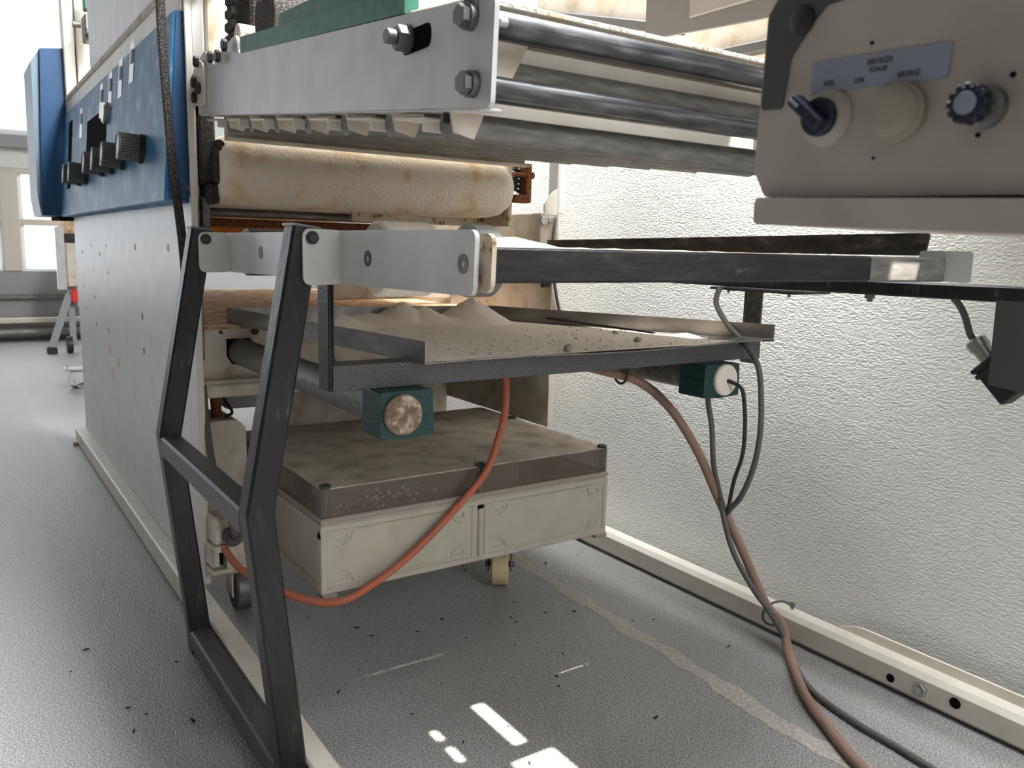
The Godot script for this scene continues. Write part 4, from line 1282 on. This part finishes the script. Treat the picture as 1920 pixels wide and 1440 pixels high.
func enclosure() -> void:
	var t := thing("enclosure_box", "beige plastic electrical enclosure with a dusty clear lid, under the machine", "enclosure", Vector3(1.008, 0.162, -1.95))
	var s := st()
	var x0 := 0.614
	var x1 := 1.403
	var zf := -1.6
	var zb := -2.22
	prism(s, Vector3(0, 0.162, 0), Vector3.RIGHT, Vector3(0, 0, -1), Vector3.UP, rounded([Vector2(x0 + 0.004, -zf), Vector2(x1 - 0.004, -zf), Vector2(x1 - 0.004, -zb), Vector2(x0 + 0.004, -zb)], 0.006), 0.155)
	var bd := obj("body", s, M.boxplastic, t)
	# raised rims and corner ribs of the front and left faces
	s = st()
	for y in [0.162, 0.300]:
		bx(s, Vector3(x0, y, zf - 0.004), Vector3(x1, y + 0.014, zf + 0.004), 0.002)
		bx(s, Vector3(x0 - 0.0, y, zb), Vector3(x0 + 0.006, y + 0.014, zf), 0.002)
	for x in [x0, 0.9865, 1.0215, x1 - 0.014]:
		bx(s, Vector3(x, 0.165, zf - 0.004), Vector3(x + 0.014, 0.312, zf + 0.003), 0.002)
	bx(s, Vector3(x0 - 0.001, 0.165, zf - 0.03), Vector3(x0 + 0.006, 0.312, zf - 0.016), 0.002)
	obj("rim", s, M.boxplastic, bd)
	s = st()
	cyl(s, Vector3(1.011, 0.172, zf + 0.0), Vector3(1.011, 0.292, zf + 0.0), 0.0075)
	cyl(s, Vector3(x0 + 0.008, 0.172, zf - 0.008), Vector3(x0 + 0.008, 0.285, zf - 0.008), 0.0095)
	obj("corner_pillar", s, M.boxplastic, bd)
	s = st()
	bx(s, Vector3(1.003, 0.288, zf - 0.002), Vector3(1.019, 0.302, zf + 0.003), 0.001)
	bx(s, Vector3(x0 - 0.0015, 0.286, zf - 0.014), Vector3(x0 + 0.014, 0.296, zf + 0.0015), 0.001)
	obj("pillar_gap", s, M.darkgap, bd)
	for p in [[0.665, 1], [0.955, -1], [1.065, 1], [1.36, -1]]:
		for y in [0.192, 0.282]:
			s = st()
			bx(s, Vector3(p[0] - 0.011, y - 0.006, zf - 0.001), Vector3(p[0] + 0.011, y - 0.003, zf + 0.0025), 0.0005)
			bx(s, Vector3(p[0] + 0.008, y - 0.006, zf - 0.001), Vector3(p[0] + 0.011, y + 0.006, zf + 0.0025), 0.0005)
			var arc := []
			for k in 9:
				var a := (PI if p[1] > 0 else 0.0) + (PI / 2) * (k / 8.0) * (1.0 if (p[1] < 0) == (y < 0.25) else -1.0) + PI * 0.0
				arc.append(Vector3(p[0] - p[1] * 0.004 - cos(a) * 0.026, y + (-0.01 if y < 0.25 else 0.01) + sin(a) * 0.026 * (1.0 if y < 0.25 else 1.0), zf + 0.0005))
			tube(s, arc, 0.0022, 6)
			obj("corner_rib", s, M.boxplastic, bd)
	for q in [[0.70, 0.93], [1.09, 1.33]]:
		s = st()
		for y in [0.181, 0.2955]:
			bx(s, Vector3(q[0], y, zf - 0.001), Vector3(q[1], y + 0.003, zf + 0.002), 0.0006)
		obj("panel_rib", s, M.boxplastic, bd)
	# clear lid: walls and rim
	s = st()
	for w in [[x0 + 0.004, x0 + 0.007, zb, zf], [x1 - 0.007, x1 - 0.004, zb, zf], [x0 + 0.007, x1 - 0.007, zf - 0.003, zf], [x0 + 0.007, x1 - 0.007, zb, zb + 0.003]]:
		bx(s, Vector3(w[0], 0.330, w[2]), Vector3(w[1], 0.392, w[3]), 0.0005)
	obj("lid_wall", s, M.lid, t, "see-through dusty lid wall")
	s = st()
	bx(s, Vector3(x0, 0.318, zf - 0.006), Vector3(x1, 0.330, zf + 0.005), 0.002)
	bx(s, Vector3(x0, 0.318, zb), Vector3(x0 + 0.008, 0.330, zf), 0.002)
	bx(s, Vector3(x1 - 0.008, 0.318, zb), Vector3(x1, 0.330, zf), 0.002)
	obj("lid_rim", s, M.clump, t)
	s = st()
	prism(s, Vector3(0, 0.390, 0), Vector3.RIGHT, Vector3(0, 0, -1), Vector3.UP, rounded([Vector2(x0 + 0.005, -zf + 0.001), Vector2(x1 - 0.005, -zf + 0.001), Vector2(x1 - 0.005, -zb), Vector2(x0 + 0.005, -zb)], 0.01), 0.004)
	obj("lid_top", s, M.liddust, t, "opaque dust-covered lid top")
	# contents seen dimly through the lid
	s = st()
	bx(s, Vector3(x0 + 0.03, 0.318, zb + 0.03), Vector3(x1 - 0.03, 0.328, zf - 0.03), 0.002)
	bx(s, Vector3(x0 + 0.03, 0.328, zf - 0.10), Vector3(x1 - 0.25, 0.385, zf - 0.045), 0.004)
	obj("inner_panel", s, M.clump, t)
	for p in [[x0 + 0.016, zf - 0.012], [1.011, zf - 0.006], [x1 - 0.014, zf - 0.012], [x1 - 0.014, -2.03]]:
		s = st()
		cyl(s, Vector3(p[0], 0.332, p[1] + 0.002), Vector3(p[0], 0.394, p[1] + 0.002), 0.0115)
		var cp := obj("screw_post", s, M.lid, t)
		s = st()
		lathe(s, Vector3(p[0], 0.394, p[1] + 0.002), Vector3.UP, [Vector2(0.0125, 0), Vector2(0.0125, 0.006), Vector2(0.010, 0.007), Vector2(0.005, 0.007), Vector2(0.004, 0.004), Vector2(0, 0.004)], 20)
		obj("lid_screw", s, M.screwgreen, cp)
		s = st()
		cyl(s, Vector3(p[0], 0.334, p[1] + 0.002), Vector3(p[0], 0.392, p[1] + 0.002), 0.005)
		obj("screw_shank", s, M.screwgreen, cp)
	s = st()
	bx(s, Vector3(x0 + 0.002, 0.150, zf - 0.02), Vector3(x0 + 0.036, 0.162, zf + 0.006), 0.002)
	obj("bottom_clip", s, M.clump, bd)
	s = st()
	bx(s, Vector3(x1 - 0.036, 0.152, zf - 0.02), Vector3(x1 + 0.004, 0.162, zf + 0.004), 0.002)
	obj("bottom_clip", s, M.clump, bd)
	# crumbs and smears of dough stuck inside the lid front
	s = st()
	var rng := RandomNumberGenerator.new()
	rng.seed = 31
	for k in 60:
		var x := rng.randfn(0.765, 0.05)
		var y := rng.randfn(0.358, 0.011)
		lathe(s, Vector3(x, clampf(y, 0.336, 0.384), zf - 0.0004), Vector3(0, 0, 1), [Vector2(rng.randf_range(0.0015, 0.006), 0), Vector2(0.0, 0.0012)], 7, rng.randf_range(0.5, 1.0))
	obj("dust_clumps", s, M.smear, t).set_meta("kind", "stuff")

func under_parts() -> void:
	# plastic wheel that carries the machine under the enclosure
	var t := thing("fixed_caster", "worn yellowish caster wheel on the floor under the enclosure", "caster", Vector3(1.19, 0, -1.77))
	var s := st()
	var ax := Vector3(0.826, 0, 0.564)
	var wc := Vector3(1.19, 0.056, -1.78)
	cyl(s, wc - ax * 0.023, wc + ax * 0.023, 0.056, -1.0, 32, 0.004)
	obj("wheel", s, M.wheel, t)
	s = st()
	var wb := Basis(ax, Vector3.UP, ax.cross(Vector3.UP))
	for e in [-0.031, 0.031]:
		box(s, wc + ax * e + Vector3(0, 0.045, 0), Vector3(0.005, 0.115, 0.05), 0.002, wb)
	box(s, wc + Vector3(0, 0.1, 0), Vector3(0.067, 0.008, 0.07), 0.002, wb)
	cyl(s, wc - ax * 0.04, wc + ax * 0.04, 0.008)
	obj("fork", s, M.dulls, t)
	# gearbox block inside the machine
	t = thing("gearbox", "cream dusty gearbox housing inside the machine, seen behind the black legs", "gearbox", Vector3(0.54, 0.24, -2.12))
	s = st()
	prism(s, Vector3(0, 0, -2.22), Vector3.RIGHT, Vector3.UP, Vector3(0, 0, 1), rounded([Vector2(0.492, 0.23), Vector2(0.60, 0.23), Vector2(0.60, 0.44), Vector2(0.58, 0.462), Vector2(0.492, 0.462)], 0.012), 0.16)
	var gb := obj("housing", s, M.dirty, t)
	for p in [[0.500, 0.014, 0.10, M.grime], [0.545, 0.013, 0.075, M.rust]]:
		s = st()
		cyl(s, Vector3(p[0], 0.462, -2.12), Vector3(p[0] - 0.004, 0.462 + p[2], -2.12), p[1])
		obj("fitting", s, p[3], gb)
	s = st()
	tube(s, smooth([Vector3(0.56, 0.465, -2.1), Vector3(0.575, 0.475, -2.09), Vector3(0.565, 0.50, -2.1), Vector3(0.55, 0.525, -2.12)], 6), 0.004)
	obj("small_cable", s, M.cableblack, gb)
	s = st()
	bx(s, Vector3(0.59, 0.462, -2.3), Vector3(0.68, 0.53, -2.2), 0.004)
	obj("bracket", s, M.greywall, gb)
	# lower block with cable gland
	t = thing("rail_block", "cream block with a square hole and a cable gland, low beside the left base rail", "block", Vector3(0.53, 0.11, -1.98))
	s = st()
	bx(s, Vector3(0.4775, 0.128, -2.02), Vector3(0.497, 0.165, -1.95), 0.003)
	bx(s, Vector3(0.515, 0.118, -2.02), Vector3(0.64, 0.165, -1.95), 0.003)
	bx(s, Vector3(0.4775, 0.108, -2.02), Vector3(0.64, 0.120, -1.95), 0.003)
	bx(s, Vector3(0.4775, 0.163, -2.02), Vector3(0.64, 0.18, -1.95), 0.003)
	var rb := obj("channel", s, M.dirty, t)
	s = st()
	bx(s, Vector3(0.497, 0.12, -2.02), Vector3(0.515, 0.163, -1.99), 0.0)
	obj("square_hole", s, M.darkgap, rb)
	s = st()
	bx(s, Vector3(0.485, 0.18, -2.02), Vector3(0.575, 0.25, -1.955), 0.006)
	bx(s, Vector3(0.565, 0.18, -2.0), Vector3(0.62, 0.24, -1.93), 0.006)
	obj("junction_box", s, M.dirty, t)
	s = st()
	cyl(s, Vector3(0.525, 0.205, -1.955), Vector3(0.525, 0.203, -1.925), 0.021)
	hexnut(s, Vector3(0.525, 0.204, -1.93), Vector3(0, 0, 1), 0.018, 0.012)
	obj("cable_gland", s, M.cable, t)
	s = st()
	tube(s, smooth([Vector3(0.525, 0.205, -1.925), Vector3(0.522, 0.22, -1.90), Vector3(0.512, 0.26, -1.905), Vector3(0.502, 0.31, -1.95), Vector3(0.494, 0.42, -2.0), Vector3(0.49, 0.56, -2.02)], 8), 0.008)
	obj("gland_cable", s, M.cable, t)
	t = thing("trolley_wheel", "grey caster wheel under the cream block beside the left base rail", "caster", Vector3(0.555, 0, -1.98))
	s = st()
	cyl(s, Vector3(0.535, 0.052, -1.985), Vector3(0.575, 0.052, -1.985), 0.052, -1.0, 28, 0.004)
	obj("wheel", s, M.dulls, t)
	s = st()
	bx(s, Vector3(0.526, 0.04, -2.01), Vector3(0.531, 0.107, -1.96), 0.002)
	bx(s, Vector3(0.579, 0.04, -2.01), Vector3(0.584, 0.107, -1.96), 0.002)
	bx(s, Vector3(0.526, 0.1035, -2.02), Vector3(0.584, 0.108, -1.955), 0.001)
	obj("fork", s, M.dirty, t)

func cables() -> void:
	var s := st()
	tube(s, smooth([Vector3(1.02, 0.665, -1.66), Vector3(1.05, 0.63, -1.58), Vector3(1.049, 0.543, -1.56), Vector3(1.032, 0.457, -1.565), Vector3(1.004, 0.384, -1.573), Vector3(0.927, 0.307, -1.578), Vector3(0.819, 0.226, -1.575), Vector3(0.717, 0.175, -1.568), Vector3(0.643, 0.152, -1.572), Vector3(0.585, 0.152, -1.62), Vector3(0.545, 0.165, -1.68), Vector3(0.50, 0.18, -1.78), Vector3(0.49, 0.20, -1.88)], 10), 0.0085)
	tag(obj("orange_hose", s, M.hose), "orange hose hanging from the tray in a loop in front of the enclosure", "hose")
	s = st()
	tube(s, smooth([Vector3(1.12, 0.655, -1.46), Vector3(1.2, 0.636, -1.41), Vector3(1.3, 0.605, -1.384), Vector3(1.37, 0.539, -1.347), Vector3(1.42, 0.441, -1.304), Vector3(1.45, 0.344, -1.266), Vector3(1.50, 0.217, -1.225), Vector3(1.548, 0.09, -1.185), Vector3(1.55, 0.055, -1.135), Vector3(1.515, 0.013, -1.085), Vector3(1.399, 0.011, -0.956), Vector3(1.328, 0.011, -0.843), Vector3(1.275, 0.011, -0.742), Vector3(1.20, 0.011, -0.55)], 10), 0.0105)
	tag(obj("dusty_hose", s, M.hosedusty), "thick dusty red-brown hose running from under the tray over the floor, tied to the rail", "hose")
	s = st()
	tube(s, smooth([Vector3(1.48, 0.822, -1.325), Vector3(1.47, 0.80, -1.325), Vector3(1.47, 0.779, -1.321), Vector3(1.47, 0.739, -1.285), Vector3(1.468, 0.696, -1.225), Vector3(1.47, 0.651, -1.19), Vector3(1.47, 0.571, -1.176), Vector3(1.47, 0.499, -1.174), Vector3(1.47, 0.424, -1.186), Vector3(1.47, 0.355, -1.213), Vector3(1.468, 0.312, -1.244), Vector3(1.46, 0.29, -1.25)], 10), 0.0065)
	tag(obj("grey_cable", s, M.cable), "grey cable hanging from the right rail past the tray corner, bowed to the right", "cable")
	s = st()
	tube(s, smooth([Vector3(1.372, 0.6325, -1.195), Vector3(1.385, 0.62, -1.165), Vector3(1.40, 0.585, -1.165), Vector3(1.42, 0.524, -1.175), Vector3(1.43, 0.461, -1.185), Vector3(1.44, 0.395, -1.212), Vector3(1.452, 0.329, -1.232), Vector3(1.458, 0.30, -1.245)], 10), 0.0045)
	tag(obj("black_cable", s, M.cableblack), "thin black cable curving out of the pale disc of the right green block", "cable")
	s = st()
	tube(s, smooth([Vector3(1.40, 0.60, -1.27), Vector3(1.43, 0.555, -1.292), Vector3(1.45, 0.503, -1.296), Vector3(1.45, 0.416, -1.283), Vector3(1.45, 0.346, -1.258), Vector3(1.45, 0.287, -1.238), Vector3(1.465, 0.216, -1.218), Vector3(1.50, 0.135, -1.185), Vector3(1.53, 0.085, -1.16), Vector3(1.535, 0.04, -1.12), Vector3(1.525, 0.01, -1.095), Vector3(1.435, 0.008, -0.969), Vector3(1.403, 0.008, -0.848), Vector3(1.393, 0.008, -0.732), Vector3(1.37, 0.008, -0.55)], 10), 0.0065)
	tag(obj("floor_cable", s, M.cable), "dark cable dropping behind the right green block and running along the floor", "cable")
	s = st()
	var lp := []
	for k in 25:
		var a := TAU * k / 24
		lp.append(Vector3(1.578 + cos(a) * 0.040, 0.062 + sin(a) * 0.030, -1.17 + cos(a) * 0.012))
	tube(s, lp, 0.003, 8)
	bx(s, Vector3(1.612, 0.072, -1.165), Vector3(1.622, 0.084, -1.155), 0.002)
	tag(obj("cable_tie", s, M.cable), "grey cable tie holding the hose to the right base rail", "cable tie")
	s = st()
	var lq := []
	for k in 17:
		var a := TAU * k / 16
		lq.append(Vector3(1.25 + cos(a) * 0.002, 0.628 + sin(a) * 0.024, -1.395 + cos(a) * 0.02))
	tube(s, lq, 0.003, 8)
	tag(obj("cable_tie", s, M.cableblack), "black cable tie round the hose just under the tray", "cable tie")
	# photo sensor on its bracket
	var t := thing("photo_sensor", "black block-shaped sensor with a metal cable gland, hung on the bracket at the right edge", "sensor", Vector3(1.53, 0.70, -0.70))
	s = st()
	var bs := Basis(Vector3(1, 0, 0), deg_to_rad(-45.0))
	box(s, Vector3(1.532, 0.704, -0.700), Vector3(0.040, 0.080, 0.076), 0.003, bs)
	box(s, Vector3(1.532, 0.704, -0.700) + bs * Vector3(0, 0.034, 0), Vector3(0.046, 0.008, 0.084), 0.002, bs)
	box(s, Vector3(1.532, 0.704, -0.700) + bs * Vector3(0, 0.022, 0), Vector3(0.046, 0.008, 0.084), 0.002, bs)
	var sb := obj("housing", s, M.knob, t)
	s = st()
	var g0 := Vector3(1.530, 0.730, -0.738)
	var gd := Vector3(0, 0.72, -0.69).normalized()
	lathe(s, g0, gd, [Vector2(0.0, -0.01), Vector2(0.016, -0.01), Vector2(0.016, 0.018), Vector2(0.019, 0.019), Vector2(0.019, 0.034), Vector2(0.014, 0.038), Vector2(0.007, 0.038)], 12)
	obj("cable_gland", s, M.zinc, sb)
	s = st()
	tube(s, smooth([g0 + gd * 0.032, g0 + gd * 0.05, Vector3(1.526, 0.797, -0.783), Vector3(1.522, 0.818, -0.794), Vector3(1.515, 0.83, -0.802)], 8), 0.006)
	obj("sensor_cable", s, M.cable, sb)
	s = st()
	prism(s, Vector3(1.498, 0, 0), Vector3(0, 0, 1), Vector3.UP, Vector3.RIGHT, PackedVector2Array([Vector2(-0.717, 0.685), Vector2(-0.60, 0.672), Vector2(-0.60, 0.832), Vector2(-0.719, 0.832)]), 0.004)
	tag(obj("sensor_bracket", s, M.patch), "flat dark steel bracket hanging from the right rail at the right edge", "bracket")

func control_box() -> void:
	var t := thing("control_box", "grey-beige control box with label strip, rotary knobs and round lens at top right", "control box", Vector3(0.52, 0.92, -0.25))
	var s := st()
	prism(s, Vector3(0.46, 0, 0), Vector3(0, 0, 1), Vector3.UP, Vector3.RIGHT, rounded([Vector2(-0.04, 0.929), Vector2(-0.04, 1.07), Vector2(-0.372, 1.071), Vector2(-0.385, 1.055), Vector2(-0.3885, 0.956), Vector2(-0.378, 0.938)], 0.003), 0.16)
	var bd := obj("body", s, M.ctrl, t)
	s = st()
	prism(s, Vector3(0.452, 0, 0), Vector3(0, 0, 1), Vector3.UP, Vector3.RIGHT, rounded([Vector2(-0.3795, 0.920), Vector2(-0.04, 0.907), Vector2(-0.04, 0.925), Vector2(-0.3795, 0.9375)], 0.004), 0.17)
	obj("bottom_ledge", s, M.ctrl, t)
	s = st()
	prism(s, Vector3(0.4598, 0, 0), Vector3(0, 0, 1), Vector3.UP, Vector3.LEFT, rounded([Vector2(-0.3855, 0.995), Vector2(-0.368, 0.994), Vector2(-0.364, 1.025), Vector2(-0.352, 1.04), Vector2(-0.34, 1.052), Vector2(-0.04, 1.064), Vector2(-0.04, 1.0705), Vector2(-0.372, 1.0705), Vector2(-0.3845, 1.054)], 0.003), 0.0008)
	obj("dark_patch", s, M.patch, bd, "dark patch along the top left corner")
	s = st()
	lathe(s, Vector3(0.459, 1.046, -0.357), Vector3.LEFT, [Vector2(0.009, 0), Vector2(0.009, 0.002), Vector2(0.006, 0.003), Vector2(0, 0.004)], 20)
	obj("corner_screw", s, M.darkbolt, bd)
	# label strip with its printed words
	s = st()
	var uz := Vector3(0, -0.035, 1).normalized()
	var uy := Vector3(0, 1, 0.035).normalized()
	prism(s, Vector3(0.4598, 1.0085, -0.303), uz, uy, Vector3.LEFT, rrect(0.088, 0.0185, 0.001), 0.0008)
	var lb := obj("label_strip", s, M.label, t)
	for w in [["MEHLER", 0.002, 0.0045, 0.0036], ["STAUB", 0.0015, 0.0, 0.0032], ["AUS", -0.031, -0.0045, 0.0034], ["EIN", -0.010, -0.0052, 0.0034], ["MENGE", 0.021, -0.0048, 0.0034]]:
		var tm := TextMesh.new()
		tm.text = w[0]
		tm.font_size = 32
		tm.pixel_size = w[3] / 26.0
		tm.depth = 0.0003
		var f := SystemFont.new()
		f.font_names = PackedStringArray(["Droid Sans"])
		tm.font = f
		var o := MeshInstance3D.new()
		o.mesh = tm
		o.material_override = M.print
		o.name = "print"
		lb.add_child(o, true)
		o.transform = Transform3D(Basis(uz, uy, Vector3.LEFT), Vector3(0.4588, 1.0085, -0.303) + uz * w[1] + uy * w[2])
	# rotary switch
	s = st()
	lathe(s, Vector3(0.46, 0.984, -0.333), Vector3.LEFT, [Vector2(0.0175, 0), Vector2(0.017, 0.003), Vector2(0.0135, 0.007), Vector2(0.010, 0.008)], 32)
	var sw := obj("rotary_switch", s, M.ctrl, t)
	s = st()
	lathe(s, Vector3(0.452, 0.984, -0.333), Vector3.LEFT, [Vector2(0.0115, 0), Vector2(0.0115, 0.004), Vector2(0.0105, 0.0055), Vector2(0, 0.0055)], 32)
	var hb := Basis(Vector3.RIGHT, deg_to_rad(40.0))
	box(s, Vector3(0.443, 0.984, -0.333) + hb * Vector3(0, 0, -0.0035), Vector3(0.010, 0.0075, 0.028), 0.001, hb)
	obj("switch_handle", s, M.navy, sw)
	s = st()
	box(s, Vector3(0.4378, 0.984, -0.333) + hb * Vector3(0, 0, -0.013), Vector3(0.0012, 0.0022, 0.008), 0.0003, hb)
	obj("pointer_mark", s, M.label, sw)
	# round lens
	s = st()
	lathe(s, Vector3(0.46, 0.982, -0.286), Vector3.LEFT, [Vector2(0.0168, 0), Vector2(0.0168, 0.004), Vector2(0.0155, 0.0055)], 32)
	lathe(s, Vector3(0.46, 0.982, -0.286), Vector3.LEFT, [Vector2(0.0155, 0.0055), Vector2(0.0140, 0.0085), Vector2(0.010, 0.0105), Vector2(0, 0.0115)], 32)
	obj("round_lens", s, M.lens, t)
	# small regulating knob
	s = st()
	lathe(s, Vector3(0.46, 0.979, -0.237), Vector3.LEFT, [Vector2(0.0110, 0), Vector2(0.0110, 0.005), Vector2(0.008, 0.006), Vector2(0.008, 0.012)], 32)
	var rk := obj("regulating_knob", s, M.dulls, t)
	s = st()
	for k in 12:
		var a := TAU * k / 12
		var d := Vector3(0, cos(a), sin(a))
		box(s, Vector3(0.4425, 0.979, -0.237) + d * 0.0088, Vector3(0.009, 0.0030, 0.0036), 0.0008, Basis(Vector3.RIGHT, d, Vector3.RIGHT.cross(d)))
	cyl(s, Vector3(0.449, 0.979, -0.237), Vector3(0.438, 0.979, -0.237), 0.0088, -1.0, 32)
	obj("knob_grip", s, M.navy, rk)
	s = st()
	cyl(s, Vector3(0.4382, 0.979, -0.237), Vector3(0.4372, 0.979, -0.237), 0.0058, -1.0, 24)
	obj("knob_cap", s, M.label, rk)
	for p in [[-0.2255, 0.994, 0.0016], [-0.240, 0.9655, 0.0014], [-0.3075, 1.024, 0.0012], [-0.300, 0.958, 0.0010]]:
		s = st()
		cyl(s, Vector3(0.4602, p[1], p[0]), Vector3(0.4594, p[1], p[0]), p[2], -1.0, 10, 0.0)
		obj("fixing_hole", s, M.darkgap, bd)
	# arm that carries the box
	s = st()
	bx(s, Vector3(0.62, 1.0, -0.30), Vector3(0.66, 1.6, -0.24), 0.003)
	bx(s, Vector3(0.60, 1.0, -0.30), Vector3(0.64, 1.03, -0.24), 0.003)
	obj("carrying_arm", s, M.white, t)

func debris() -> void:
	var rng := RandomNumberGenerator.new()
	rng.seed = 77
	# dark crumbs scattered over the floor
	var protos := []
	for k in 4:
		var s := st()
		var b := Basis(Vector3(1, 0.3, 0.2).normalized(), 0.5 + k)
		box(s, Vector3(0, 0.0025, 0), Vector3(0.012 + 0.003 * k, 0.004, 0.0045 + 0.001 * (k % 2)), 0.0012)
		if k % 2 == 1:
			box(s, Vector3(0.005, 0.0035, 0.002), Vector3(0.007, 0.005, 0.006), 0.0015, b)
		protos.append(s.commit())
	var add := func(x: float, z: float, k: int, sc: float, m: Material, cat: String, lab: String, grp: String) -> void:
		var o := MeshInstance3D.new()
		o.mesh = protos[k]
		o.material_override = m
		o.name = numbered("crumb" if m == M.crumb else "flake")
		add_child(o)
		o.position = Vector3(x, 0.0, z)
		o.rotation.y = rng.randf() * TAU
		o.scale = Vector3.ONE * sc
		tag(o, lab, cat, grp)
	var pts := [[0.20, -1.94], [0.16, -1.85], [0.355, -1.78], [0.235, -1.64], [0.26, -1.60], [0.23, -1.55], [0.33, -1.53], [0.20, -1.30], [0.165, -1.12], [0.10, -1.05], [0.115, -1.02], [0.30, -1.13], [0.285, -1.13], [0.06, -0.95], [0.25, -1.02], [0.29, -0.93], [0.08, -1.37], [0.36, -1.05], [0.34, -0.98]]
	for p in pts:
		add.call(p[0], p[1], rng.randi() % 4, rng.randf_range(0.45, 0.8), M.crumb, "crumb", "small dark crumb on the grey floor left of the black frame", "dark crumbs left of the frame")
	for k in 34:
		add.call(rng.randf_range(0.58, 1.45), rng.randf_range(-1.95, -1.02), rng.randi() % 4, rng.randf_range(0.3, 0.7), M.crumb, "crumb", "small dark crumb on the floor under the machine", "dark crumbs under the machine")
	for k in 26:
		var a := rng.randf()
		add.call(lerpf(1.30, 1.42, a) + rng.randfn(0.0, 0.03), lerpf(-1.95, -1.62, a) + rng.randfn(0.0, 0.03), rng.randi() % 4, rng.randf_range(0.4, 0.8), M.flake, "flake", "pale dry dough flake on the floor near the right base rail", "pale flakes near the right rail")
	# pale dust swept along the right rail
	var ds := st()
	var dn := FastNoiseLite.new()
	dn.seed = 12
	dn.frequency = 9.0
	for k in 90:
		var za := -2.05 + k * 0.0155
		var zb := za + 0.0155
		var e := func(z: float, sd: float) -> float:
			return lerpf(1.34, 1.275, clampf((z + 2.05) / 1.35, 0.0, 1.0)) + sd * (0.022 + 0.022 * dn.get_noise_2d(z, sd * 3.0))
		quad(ds, Vector3(e.call(za, -1.0), 0.0007, za), Vector3(e.call(za, 1.0), 0.0007, za), Vector3(e.call(zb, 1.0), 0.0007, zb), Vector3(e.call(zb, -1.0), 0.0007, zb), Vector3.UP)
	tag(obj("dust_streak", ds, M.dustline), "pale streak of swept dust on the floor, running parallel to the right base rail", "dust").set_meta("kind", "stuff")
	# specks on the flour
	var s := st()
	for k in 420:
		var u := rng.randf()
		var v := pow(rng.randf(), 1.3) * 0.62
		var p := Vector3(0.651, 0.7138, -1.206).lerp(Vector3(1.47, 0.7165, -1.19), u).lerp(Vector3(0.561, 0.7125, -2.045).lerp(Vector3(1.22, 0.7125, -1.935), u), v)
		var r := rng.randf_range(0.0005, 0.0016)
		lathe(s, p, Vector3.UP, [Vector2(r, 0), Vector2(r * 0.7, r), Vector2(0, r * 1.2)], 6, 0.7)
	tag(obj("flour_specks", s, M.crumb), "dark specks strewn over the flour in the tray", "specks").set_meta("kind", "stuff")
